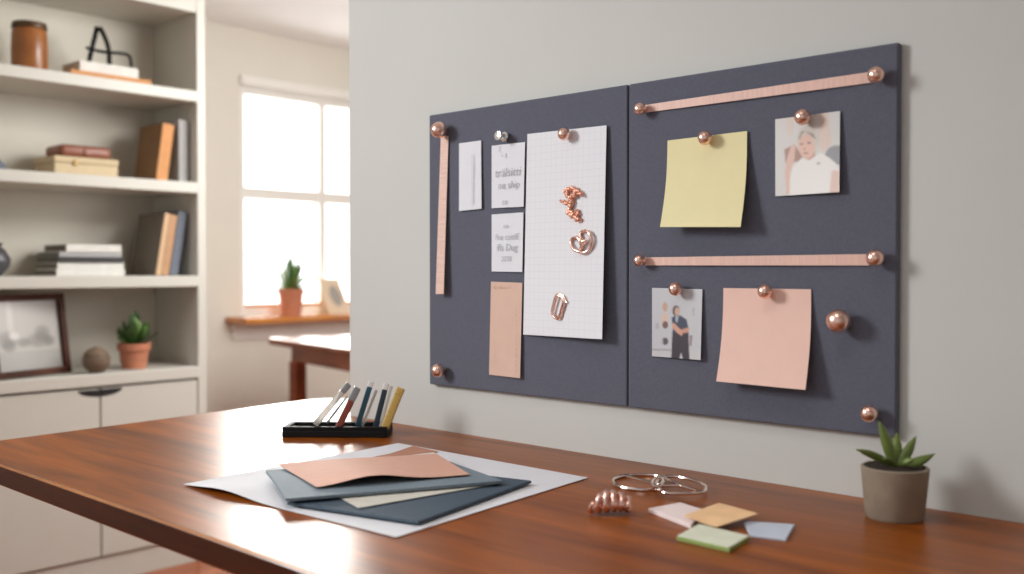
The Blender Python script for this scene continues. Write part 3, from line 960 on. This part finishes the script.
# tan card with rows of small marks
t, fn = paper('tan_card', 'tall tan card with small printed marks on the left board', [(491, 281.6), (522.3, 282.8), (520, 378.3), (489, 374.6)], lambda s, t: 0.002 + 0.004 * s * t, M['tan'], cat='card')
for body, s, v, size, rot in (('t. - n.-.-. -:', .12, .075, .011, 0), ('- .~ - -:- ~ .- - :- . - -. -. :-. -.', .92, .93, .011, math.pi / 2), ('. -  . - . .  - . -', .22, .88, .009, math.pi / 2)):
    q = fn(s, v)
    writing('printed_marks', body, (q.x, q.y - 0.0022, q.z), size, M['ink_tan'], t, rot=rot)

# two photo prints
def ell(s, t, cx, cy, rx, ry): return ((s - cx) / rx) ** 2 + ((t - cy) / ry) ** 2 < 1
def photo_white(s, t):
    x, y = 55 + 350 * s, 105 - 45 * s + (420 + 22 * s) * t
    c = (206, 202, 197)
    if inside([(110, 60), (160, 60), (150, 190), (120, 190)], x, y): c = (212, 196, 184)
    if inside([(290, 60), (340, 60), (360, 230), (320, 290), (290, 250)], x, y): c = (214, 192, 178)
    if ell(x, y, 390, 300, 62, 52): c = (132, 130, 132)
    if inside([(105, 270), (160, 240), (215, 330), (110, 345)], x, y): c = (158, 116, 96)
    if ell(x, y, 236, 225, 62, 84): c = (206, 196, 184)
    if inside([(222, 280), (268, 270), (276, 332), (214, 328)], x, y): c = (192, 142, 122)
    if ell(x, y, 226, 248, 46, 70): c = (218, 176, 156)
    if y < 215 + 0.5 * abs(x - 215) and ell(x, y, 236, 205, 62, 62) and not ell(x, y, 222, 246, 40, 58): c = (200, 190, 178)
    if inside([(182, 205), (196, 172), (216, 168), (196, 192), (188, 222)], x, y): c = (146, 126, 114)
    if inside([(216, 168), (262, 182), (278, 215), (258, 204), (238, 186)], x, y): c = (152, 134, 122)
    if ell(x, y, 198, 240, 11, 5) or ell(x, y, 238, 234, 11, 5): c = (128, 98, 88)
    if ell(x, y, 214, 266, 6, 6): c = (186, 134, 116)
    if ell(x, y, 221, 290, 14, 5): c = (170, 96, 88)
    if inside([(130, 525), (135, 430), (150, 365), (200, 315), (240, 328), (300, 288), (350, 315), (385, 345), (405, 390), (395, 520)], x, y): c = (226, 222, 217)
    if inside([(362, 385), (405, 385), (405, 510), (352, 505)], x, y): c = (214, 182, 166)
    if ell(x, y, 290, 346, 11, 6): c = (150, 140, 138)
    if inside([(140, 250), (165, 240), (160, 320), (135, 400), (133, 510), (118, 515), (108, 400), (115, 330)], x, y): c = (214, 174, 156)
    return c
def photo_dark(s, t):
    x, y = 72 + 298 * s, 80 + 10 * s + (410 + 10 * s) * t
    c = (196, 196, 200)
    if y > 452: c = (200, 198, 200)
    if 448 < y < 454 and x < 195: c = (140, 136, 138)
    if ell(x, y, 150, 195, 15, 28): c = (200, 160, 138)
    if inside([(132, 235), (165, 235), (168, 318), (130, 300)], x, y): c = (218, 186, 168)
    if ell(x, y, 152, 302, 17, 22): c = (120, 90, 84)
    if ell(x, y, 152, 400, 19, 22): c = (92, 84, 92)
    if ell(x, y, 136, 405, 6, 14): c = (170, 166, 170)
    if inside([(312, 195), (328, 195), (326, 245), (314, 245)], x, y) and math.sin(y * .5) > -.2: c = (166, 162, 166)
    if inside([(298, 362), (318, 365), (312, 430), (302, 428)], x, y): c = (150, 132, 132)
    if inside([(95, 290), (112, 290), (116, 325), (92, 325)], x, y): c = (178, 174, 178)
    if ell(x, y, 216, 218, 22, 32): c = (98, 84, 78)
    if ell(x, y, 223, 222, 15, 26): c = (205, 166, 146)
    if inside([(195, 335), (292, 335), (302, 515), (262, 512), (250, 465), (240, 505), (190, 500)], x, y): c = (60, 50, 60)
    if inside([(190, 258), (215, 245), (245, 247), (280, 270), (292, 320), (285, 350), (200, 350), (195, 300)], x, y): c = (62, 68, 88)
    if inside([(212, 245), (232, 250), (225, 290), (214, 280)], x, y): c = (170, 176, 188)
    if inside([(190, 295), (205, 290), (235, 320), (262, 342), (252, 368), (225, 350), (195, 318)], x, y): c = (212, 160, 138)
    if inside([(285, 318), (300, 322), (292, 345), (258, 352), (240, 345), (250, 330)], x, y): c = (206, 152, 130)
    return c
def photo(label, corners, lift, ink):
    p = W((corners[0][0] + corners[1][0]) / 2, (corners[0][1] + corners[1][1]) / 2)
    t = thing('photo_print', label, 'photo', (p.x, FRONT, p.z), 'photo prints on the right board')
    picture('printed_sheet', wall_sheet(corners, lift), ink, 88, 116, 0.0005, (0, -1, 0), M['print'], t)
photo('photo print of a fair haired woman in a sleeveless white top', [(775.2, 119.3), (840, 111), (839.3, 192), (775.3, 196.3)], lambda s, t: 0.002 + 0.008 * s * t, photo_white)
photo('photo print of a standing woman in dark clothes with folded arms', [(652, 287.8), (702.3, 289.3), (700.6, 360), (652, 356.2)], lambda s, t: 0.002 + 0.006 * s * t, photo_dark)

# three copper ornaments on the squared sheet (stand just off it)
def clipmap(x0, y0, k):
    def f_(x, y, off=0.0):
        X_, Y_ = x0 + x / k, y0 + y / k
        s = (X_ - 525) / 79; tt = (Y_ - 130) / 207
        return W(X_, Y_, 0.0012 + 0.001 + 0.014 * s * (0.25 + tt) + 0.004 * tt + off)
    return f_
f_ = clipmap(545, 180, 7.17)
bm = bmesh.new()
for pth, rr in (([(150, 80), (175, 62), (215, 62), (245, 90), (262, 100)], 14), ([(200, 100), (190, 140), (180, 180), (185, 230), (215, 262), (245, 275)], 17),
                ([(115, 148), (145, 160), (175, 168)], 12), ([(150, 90), (165, 120), (190, 130)], 13), ([(160, 225), (185, 245)], 13), ([(225, 225), (235, 250)], 13), ([(215, 80), (205, 120)], 15)):
    P_ = smooth_path([f_(x, y, 0.005) for x, y in pth], 3)
    for p in P_:
        for q in range(3):
            bmesh.ops.create_icosphere(bm, subdivisions=2, radius=0.0031 * rr / 14 * random.uniform(.7, 1.15),
                matrix=Matrix.Translation(p + V((random.uniform(-1, 1), random.uniform(-.7, .9), random.uniform(-1, 1))) * 0.0028 * rr / 14))
o = obj('leafy_brooch', bm, M['copper_dull'], None, True)
md = o.modifiers.new('fuse', 'REMESH'); md.mode = 'VOXEL'; md.voxel_size = 0.0009; md.use_smooth_shade = True
tag(o, 'knobbly copper leaf brooch uppermost on the squared paper sheet', 'brooch', 'copper ornaments on the squared paper sheet')
pth = [(300, 425), (272, 440), (258, 415), (256, 380), (285, 364), (318, 382), (335, 435), (325, 492), (285, 520), (240, 512), (205, 495), (187, 452), (197, 420), (230, 414), (254, 440), (262, 475), (256, 500), (275, 460), (298, 432)]
P_ = smooth_path([f_(x, y, 0.0032 + 0.0045 * (0.5 + 0.5 * math.sin(i * 1.5))) for i, (x, y) in enumerate(pth)], 6)
tag(obj('looped_ring', tube(P_, 0.0031, 10), M['copper2'], None, True), 'copper double-looped ring clip in the middle of the squared sheet', 'clip', 'copper ornaments on the squared paper sheet')
f_ = clipmap(535, 280, 8.825)
pth = [(285, 200), (272, 185), (250, 140), (212, 122), (182, 145), (162, 210), (148, 280), (162, 322), (200, 345), (228, 335), (245, 280), (262, 205), (240, 150), (205, 140), (186, 180), (170, 240), (160, 290), (180, 325), (208, 325), (228, 260), (245, 195), (236, 165)]
P_ = smooth_path([f_(x, y, 0.0028 + 0.0022 * min(1, max(0, i - 10) / 3)) for i, (x, y) in enumerate(pth)], 6)
tag(obj('paper_clip', tube(P_, 0.0021, 8), M['copper2'], None, True), 'long oval copper paper clip lowest on the squared sheet', 'clip', 'copper ornaments on the squared paper sheet')

# ------------------------------------------------------------------ on the desk: sheets
def desk_sheet(name, label, pts, fn_z, m, th=0.0006, nu=20, nv=20, group='papers piled on the desk'):
    q = quad(*pts)
    def f3(s, t):
        p = q(s, t); return V((p.x, p.y, p.z + fn_z(s, t)))
    return tag(obj(name, sheet(f3, nu, nv, th, (0, 0, 1)), m, None, True), label, 'paper', group)
def bump(a, c, w): return math.exp(-((a - c) / w) ** 2)
# big sheet: a = left corner, b = far, c = right, d = near
h = 0.0016
big = [T(183, 484, 0.0), T(398, 443, h), T(588, 477.5, h), T(396, 537, h)]
big[0] = T(184, 483, 0.004); big[0].z = DESK + h
desk_sheet('poster_sheet', 'large white sheet under the coloured papers on the desk', big,
           lambda s, t: 0.007 * bump(s, 0.0, 0.16) * bump(t, 0.22, 0.15), M['white'], 0.0006, 30, 30)
h = 0.0030
desk_sheet('tan_sheet', 'tan paper strip poking out behind the peach sheet', [T(372, 460, h), T(413, 445.8, h), T(438, 451.3, h), T(392, 468, h)], lambda s, t: 0.0045 * bump(s, 0, .3), M['tan_dark'], 0.0006)
h = 0.0085
nv_ = [T(531.5, 480.5, h), T(418, 521.5, h), T(287, 502, h)]
nv_ = [nv_[2], nv_[2] + nv_[0] - nv_[1], nv_[0], nv_[1]]
bm = prism(nv_, DESK + 0.0042, DESK + h, 0.0010, 1)
tag(obj('navy_folder', bm, M['folder_navy']), 'dark navy card folder at the bottom of the paper pile', 'folder', 'papers piled on the desk')
h = 0.0105
iv = [T(333, 493.5, h), T(502.5, 482.5, h), T(358.5, 507.8, h)]
iv = [iv[0], iv[0] + iv[1] - iv[2], iv[1], iv[2]]
desk_sheet('ivory_sheet', 'ivory paper between the navy and slate folders', iv, lambda s, t: 0.0, M['offwhite'], 0.0008)
h = 0.0165
gb = [T(266, 470.5, h), T(444, 459.5, h), T(503, 480.5, h), T(286, 499, h)]
bm = sheet(lambda s, t: quad(*gb)(s, t) + V((0, 0, 0.002 * bump(s, 0, .3) * bump(t, .5, .4))), 16, 12, 0.0042, (0, 0, 1))
tag(obj('slate_folder', bm, M['folder_grey'], None, False), 'slate blue card folder under the peach paper', 'folder', 'papers piled on the desk')
h = 0.0178
desk_sheet('white_slip', 'white paper slip showing along the far edge of the peach paper', [T(352, 461.8, h), T(434, 452.3, h), T(450, 466, h), T(376, 473, h)], lambda s, t: 0.0, M['white'], 0.0005, 4, 4)
h = 0.0185
pk = [T(277, 464.5, h + 0.004), T(436, 454, h), T(470, 475, h), T(317, 488, h + 0.002)]
for k_ in (0, 3): pk[k_].z = DESK + h
pk[0] = T(277, 464.5, h); pk[3] = T(317, 488.5, h)
desk_sheet('peach_sheet', 'curling peach paper on top of the pile', pk, lambda s, t: 0.001 + 0.011 * bump(s, 0.36, 0.24) * (0.15 + 0.85 * t), M['peach'], 0.0006, 26, 12)

# ------------------------------------------------------------------ marker tray
fl, fr = T(281.5, 437.5), T(387, 438)
dx_ = (fr - fl).normalized(); wt = (fr - fl).length
dy_ = V((-dx_.y, dx_.x, 0)); dt = 0.078; ht = 0.0205
t = thing('marker_tray', 'low black pen tray at the far end of the desk', 'pen tray', (fl.x, fl.y, DESK))
t.rotation_euler = (0, 0, math.atan2(dx_.y, dx_.x))
bm = box((0, 0, 0), (wt, dt, ht * 0.62), 0.002)
obj('tray_base', bm, M['tray'], t, world=False)
def rim_box(a, b): return box((a[0], a[1], ht * 0.62 - 0.0008), (b[0], b[1], ht), 0.0018)
bm = bmesh.new()
oo = [(0.001, 0.001), (wt - 0.001, 0.001), (wt - 0.001, dt - 0.001), (0.001, dt - 0.001)]
ii = [(0.012, 0.012), (wt - 0.012, 0.012), (wt - 0.012, dt - 0.016), (0.012, dt - 0.016)]
vs = {}
for zz in (ht * 0.62 + 0.0002, ht):
    for k_ in range(4):
        vs[(zz, 0, k_)] = bm.verts.new((*oo[k_], zz)); vs[(zz, 1, k_)] = bm.verts.new((*ii[k_], zz))
for k_ in range(4):
    n = (k_ + 1) % 4
    for zz in (ht * 0.62 + 0.0002, ht): bm.faces.new((vs[(zz, 0, k_)], vs[(zz, 0, n)], vs[(zz, 1, n)], vs[(zz, 1, k_)]))
    for r in (0, 1): bm.faces.new((vs[(ht * .62 + .0002, r, k_)], vs[(ht * .62 + .0002, r, n)], vs[(ht, r, n)], vs[(ht, r, k_)]))
obj('tray_rim', bm, M['tray'], t, world=False)

def marker(label, b, tp, wpx, m_body, m_cap, capf, dl=0.0, back=0.0, flat=0.55):
    """flat stick leaning in the tray: body with a cap on its upper end"""
    zb = DESK + ht * 0.62 + 0.001
    # foot: on the tray floor, `dl` metres in from its front edge
    d = ray(*b)
    n = dy_
    pl0 = fl + dy_ * dl
    p = CAM + d * ((pl0 - CAM).dot(n) / d.dot(n))
    d2 = ray(*tp)
    p2 = CAM + d2 * ((pl0 + n * back - CAM).dot(n) / d2.dot(n))
    ax = (p2 - p).normalized()
    if p.z < zb: p = p + ax * ((zb - p.z) / ax.z)
    w = wpx * depth(p) / 1000
    sd = ax.cross(V((FWD.x, FWD.y, 0))).normalized()
    fr_ = sd.cross(ax)
    L_ = (p2 - p).length
    t = thing('marker', label, 'marker', p, 'slim markers in the black tray')
    def stick(a, b_, ww, dd_):
        bm = bmesh.new()
        prof = []
        for k_ in range(12):
            an = 2 * math.pi * k_ / 12
            cx, cy = math.cos(an), math.sin(an)
            prof.append((math.copysign(abs(cx) ** 0.5, cx) * ww / 2, math.copysign(abs(cy) ** 0.5, cy) * dd_ / 2))
        rs = []
        for q_, sc in ((a, 0.85), (a + 0.0015, 1), (b_ - 0.0015, 1), (b_, 0.85)):
            rs.append([bm.verts.new(p + ax * q_ + sd * x * sc + fr_ * y * sc) for x, y in prof])
        for A_, B_ in zip(rs, rs[1:]):
            for k_ in range(12): bm.faces.new((A_[k_], A_[(k_ + 1) % 12], B_[(k_ + 1) % 12], B_[k_]))
        bm.faces.new(rs[0]); bm.faces.new(rs[-1])
        return bm
    obj('barrel', stick(0, L_ * (1 - capf) - 0.0002, w, w * flat), m_body, t)
    obj('cap', stick(L_ * (1 - capf), L_, w * 1.04, w * flat * 1.04), m_cap, t)
    return t
marker('clear marker with grey cap, first from the left in the tray', (315, 424.5), (349, 384), 6.4, M['clear'], M['p_grey'], 0.2, 0.030, 0.004)
marker('thin clear stick crossing behind the rust marker in the tray', (327, 423), (347, 396.5), 2.6, M['p_grey'], M['clear'], 0.2, 0.045, 0.004)
marker('rust red marker with silver cap leaning over the front of the tray', (338, 428.5), (357.5, 387.5), 7.2, M['p_red'], M['p_grey'], 0.32, 0.016, 0.004)
marker('teal marker with white cap third along the tray', (357.5, 426), (371.5, 381.5), 5.4, M['p_teal'], M['p_white'], 0.12, 0.028, 0.004)
marker('thin clear stick between the teal and navy markers', (362.5, 426), (376.5, 390), 2.8, M['clear'], M['clear'], 0.15, 0.036, 0.004)
marker('dark navy marker with clear cap beside the mustard one', (375.5, 427), (386.5, 383.5), 5.6, M['p_navy'], M['p_white'], 0.14, 0.030, 0.004)
marker('thin clear stick against the navy marker', (380, 428), (391.5, 386), 3.0, M['clear'], M['clear'], 0.15, 0.022, 0.004)
marker('mustard yellow glittery marker last along the tray', (385, 428), (401, 388), 8.6, M['p_yellow'], M['p_yellow'], 0.16, 0.014, 0.004)

# ------------------------------------------------------------------ small things on the right of the desk
# wire ornament: two oval loops joined by bars round a small centre ring
k6 = 6.38
g_ = lambda x, y, h=0.003: T(580 + x / k6, 460 + y / k6, h)
t = thing('wire_ornament', 'pale rose wire ornament of two joined ovals lying by the wall', 'wire ornament', g_(500, 150, 0))
rw = 0.0025
lp = [(212, 135), (235, 112), (310, 97), (400, 93), (480, 98), (520, 112), (515, 150), (480, 185), (400, 190), (300, 180), (235, 163)]
obj('oval_loop', tube(smooth_path([g_(x, y, 0.0026) for x, y in lp], 6, True), rw, 8, True), M['rose_wire'], t, True)
lp = [(525, 112), (600, 105), (690, 120), (765, 145), (803, 172), (790, 200), (720, 213), (620, 214), (540, 208), (500, 190), (488, 150)]
obj('oval_loop', tube(smooth_path([g_(x, y, 0.0070) for x, y in lp], 6, True), rw, 8, True), M['rose_wire'], t, True)
obj('crossbar', tube([g_(300, 103, 0.0112), g_(470, 152, 0.0112), g_(500, 172, 0.0112)], rw * 0.85, 8), M['rose_wire'], t, True)
obj('crossbar', tube([g_(500, 97, 0.0112), g_(560, 122, 0.0112), g_(645, 165, 0.0112)], rw * 0.85, 8), M['rose_wire'], t, True)
obj('crossbar', tube([g_(500, 165, 0.0114), g_(640, 165, 0.0114), g_(745, 195, 0.0114)], rw * 0.85, 8), M['rose_wire'], t, True)
obj('centre_ring', tube(smooth_path([g_(x, y, 0.014) for x, y in ((462, 150), (475, 122), (510, 112), (530, 130), (520, 158), (490, 170))], 5, True), rw * 0.9, 8, True), M['rose_wire'], t, True)
for x, y in ((500, 158), (508, 192)):
    c = g_(x, y, 0.0145); r = 0.0036
    obj('bead', lathe([(0, -r)] + [(r * math.sin(math.pi * i / 8), -r * math.cos(math.pi * i / 8)) for i in range(1, 8)] + [(0, r)], c, 14), M['rose_wire'], t, True)

# crumpled copper coil
a = T(589, 514.5); b = T(634, 514)
ax = (b - a); Lc = ax.length; ax.normalize(); sd = V((-ax.y, ax.x, 0))
rt = 0.0042
path, rad_ = [], []
N = 220
rc = random.Random(4)
ph_ = [rc.uniform(0, 6.28) for _ in range(6)]
for i in range(N + 1):
    u = i / N
    dome = math.sin(math.pi * (0.04 + 0.93 * u) ** 0.8) ** 0.7
    R_ = 0.0032 + 0.0092 * dome
    an = u * 2 * math.pi * 5.6 + 2.2
    lean_ = 0.004 * math.sin(an + 0.9) + 0.0018 * math.sin(u * 41 + ph_[2])
    path.append(a + ax * (0.004 + u * (Lc - 0.008) + lean_) + sd * (R_ * math.cos(an)) + V((0, 0, R_ + rt * 1.15 + R_ * math.sin(an) * 0.95 + 0.0005)))
    rad_.append(rt * (0.85 + 0.2 * math.sin(u * 110 + ph_[3])) * (0.6 if u < .02 or u > .98 else 1))
tag(obj('copper_coil', tube(path, rad_, 10), M['copper2'], None, True), 'small crumpled coil of copper wire beside the blush note pad', 'coil')

# note pads
c6 = 6.4
p_ = lambda x, y, h: T(640 + x / c6, 490 + y / c6, h)
def pad(name, label, pts, z0_, z1_, m, me=None):
    bm = prism(pts, z0_, z1_, 0.0008, 1)
    t = tag(obj(name, bm, [m] + ([me] if me else [])), label, 'note pad', 'sticky note pads on the desk')
    if me:
        for f in t.data.polygons:
            if abs(f.normal.z) < 0.5: f.material_index = 1
    return t
h = 0.0062
pad('note_pad', 'blush pink sticky note pad under the orange one', [p_(52, 116, h), p_(258, 78, h), p_(420, 128, h), p_(325, 222, h)], DESK + 0.0003, DESK + h, M['pad_pink'])
h = 0.0068
pad('note_pad', 'pale green sticky note pad nearest the desk front', [p_(236, 290, h), p_(375, 216, h), p_(700, 290, h), p_(572, 366, h)], DESK + 0.0003, DESK + h, M['pad_green'], M['pad_green_e'])
h = 0.0040
pad('note_pad', 'powder blue sticky note pad at the right of the pads', [p_(660, 196, h), p_(990, 218, h), p_(935, 313, h), p_(703, 284, h) + (p_(990, 218, h) - p_(935, 313, h)) * 0.0], DESK + 0.0003, DESK + h, M['pad_blue'])
h = 0.0105
q4 = [p_(285, 160, h), p_(505, 88, h), p_(757, 157, h), p_(495, 232, h)]
def dip(s, t):
    return -0.0022 * bump(s, 0.12, 0.16) * bump(t, 0.55, 0.3) + 0.0015 * s
desk_or = sheet(lambda s, t: quad(*q4)(s, t) + V((0, 0, dip(s, t))), 16, 16, 0.0012, (0, 0, 1))
tag(obj('note_pad', desk_or, M['pad_orange'], None, True), 'thin orange sticky note pad lying across the blush pad', 'note pad', 'sticky note pads on the desk')

# potted aloe
c = T(894.5, 517.5); c = V((c.x, c.y, DESK)); k = depth(c) / 1000
t = thing('potted_aloe', 'small aloe with pointed green leaves in a grey concrete pot', 'potted plant', c)
ph = 51.5 * k
pot(t, c, 28 * k, 32.6 * k, ph, M['concrete'], soil_drop=0.006)
cz = DESK + ph - 0.004
def at_depth(x, y, off):
    d = ray(x, y); dn = V((FWD.x, FWD.y, 0))
    return CAM + d * (((c + dn * off) - CAM).dot(dn) / d.dot(dn))
b0 = at_depth(896, 462, 0)
for (tx, ty, off, w, bx) in ((856, 449.5, -0.004, 9, (0, 0, .005)), (878.5, 420.5, 0.004, 11.5, (.003, 0, 0.0)), (916, 436, 0.014, 10.5, (0, 0, -.005)), (935, 453.5, -0.004, 10, (0, 0, -.006)),
                             (897, 432.5, 0.022, 11.5, (0, 0, 0)), (907, 450, 0.030, 8, (0, 0, 0)), (883, 459, -0.022, 8, (0, 0, .005)), (914, 460, -0.022, 8, (0, 0, .005))):
    tip = at_depth(tx, ty, off)
    dr = tip - b0; dr.z = 0
    bs = b0 + (dr.normalized() * 0.003 if dr.length > 1e-4 else V((0, 0, 0)))
    side = V((RGT.x, RGT.y, 0)) if abs(tx - 896) < 25 else V((0, 0, 1)).cross(dr)
    sdv = V((RGT.x, RGT.y, 0)) if abs(tx - 896) < 30 and ty < 445 else (V((RGT.x, RGT.y, 0)).cross(V((FWD.x, FWD.y, 0))) * 0.9 + V((0, 0, 1)).cross(dr.normalized()) * 0.5)
    bs = bs - V((0, 0, 0.006))
    obj('leaf', leaf(bs, tip, w * k, w * k * 0.62, sdv, V(bx), n=12, seg=10, belly=0.45), M['aloe'], t, True)

# ------------------------------------------------------------------ light, sky, camera
def area(name, loc, target, sx, sy, power, color, spread=180):
    l = bpy.data.lights.new(name, 'AREA')
    l.shape = 'RECTANGLE'; l.size = sx; l.size_y = sy; l.energy = power; l.color = color; l.spread = math.radians(spread)
    o = bpy.data.objects.new(name, l)
    COL.objects.link(o)
    o.location = loc
    o.rotation_euler = (V(target) - V(loc)).to_track_quat('-Z', 'Y').to_euler()
    return o
area('window_daylight_key', (-2.65, -0.7, 2.05), (-0.95, 1.4, 1.1), 0.7, 0.9, 20.5, (0.97, 0.985, 1.0), 112)
area('bookcase_fill', (-1.95, 2.35, 2.0), (-3.5, 1.0, 1.0), 0.5, 0.5, 13, (0.98, 0.99, 0.97), 140)  # added fill aimed at the bookcase, no fixture here
area('desk_fill', (-0.7, 0.42, 2.34), (-0.7, 0.75, 0.75), 0.7, 0.7, 2.1, (1.0, 0.985, 0.96), 74)  # added overhead fill to lift the pads and papers on the desk
area('window_daylight_outside', (XW - 0.75, 3.5, 1.6), (XW + 1, 3.5, 1.45), 2.6, 2.4, 120, (1.0, 0.985, 0.95))
area('back_room_fill', (-2.0, 3.1, 1.7), (-4.7, 3.1, 1.2), 1.0, 1.2, 29, (0.98, 0.99, 0.98))  # added fill for the backlit window wall, no opening on this side
sl = bpy.data.lights.new('low_sun', 'SUN')
sl.energy = 4.6; sl.angle = math.radians(22); sl.color = (1.0, 0.96, 0.9)
so = bpy.data.objects.new('low_sun', sl)
COL.objects.link(so)
so.location = (-9, 6, 3)
so.rotation_euler = V((0.868, -0.497, -math.tan(math.radians(13)))).to_track_quat('-Z', 'Y').to_euler()

w = bpy.data.worlds.new('soft_daylight')
SC.world = w
w.use_nodes = True
nt = w.node_tree
bg = nt.nodes['Background']
bg.inputs['Color'].default_value = (0.97, 0.985, 1.0, 1)
# overcast sky, much brighter on the window side
tc = nt.nodes.new('ShaderNodeTexCoord')
dp = nt.nodes.new('ShaderNodeVectorMath'); dp.operation = 'DOT_PRODUCT'
dp.inputs[1].default_value = V((-0.93, 0.32, 0.15)).normalized()
nt.links.new(tc.outputs['Generated'], dp.inputs[0])
mr = nt.nodes.new('ShaderNodeMapRange'); mr.interpolation_type = 'SMOOTHSTEP'
mr.inputs['From Min'].default_value = 0.55
mr.inputs['From Max'].default_value = 0.9
mr.inputs['To Min'].default_value = 0.52
mr.inputs['To Max'].default_value = 3.2
nt.links.new(dp.outputs['Value'], mr.inputs['Value'])
nt.links.new(mr.outputs['Result'], bg.inputs['Strength'])

cam = bpy.data.cameras.new('camera')
co = bpy.data.objects.new('camera', cam)
COL.objects.link(co)
co.location = CAM
R3 = Matrix((RGT, UP, -FP)).transposed()
co.rotation_euler = R3.to_euler()
cam.sensor_width = 36
cam.lens = 36 * 1000 / 1024
cam.clip_start = 0.02
cam.dof.use_dof = True
cam.dof.focus_distance = 1.72
cam.dof.aperture_fstop = 2.4
SC.camera = co

SC.view_settings.view_transform = 'Standard'
SC.view_settings.look = 'None'
SC.view_settings.exposure = 0.0
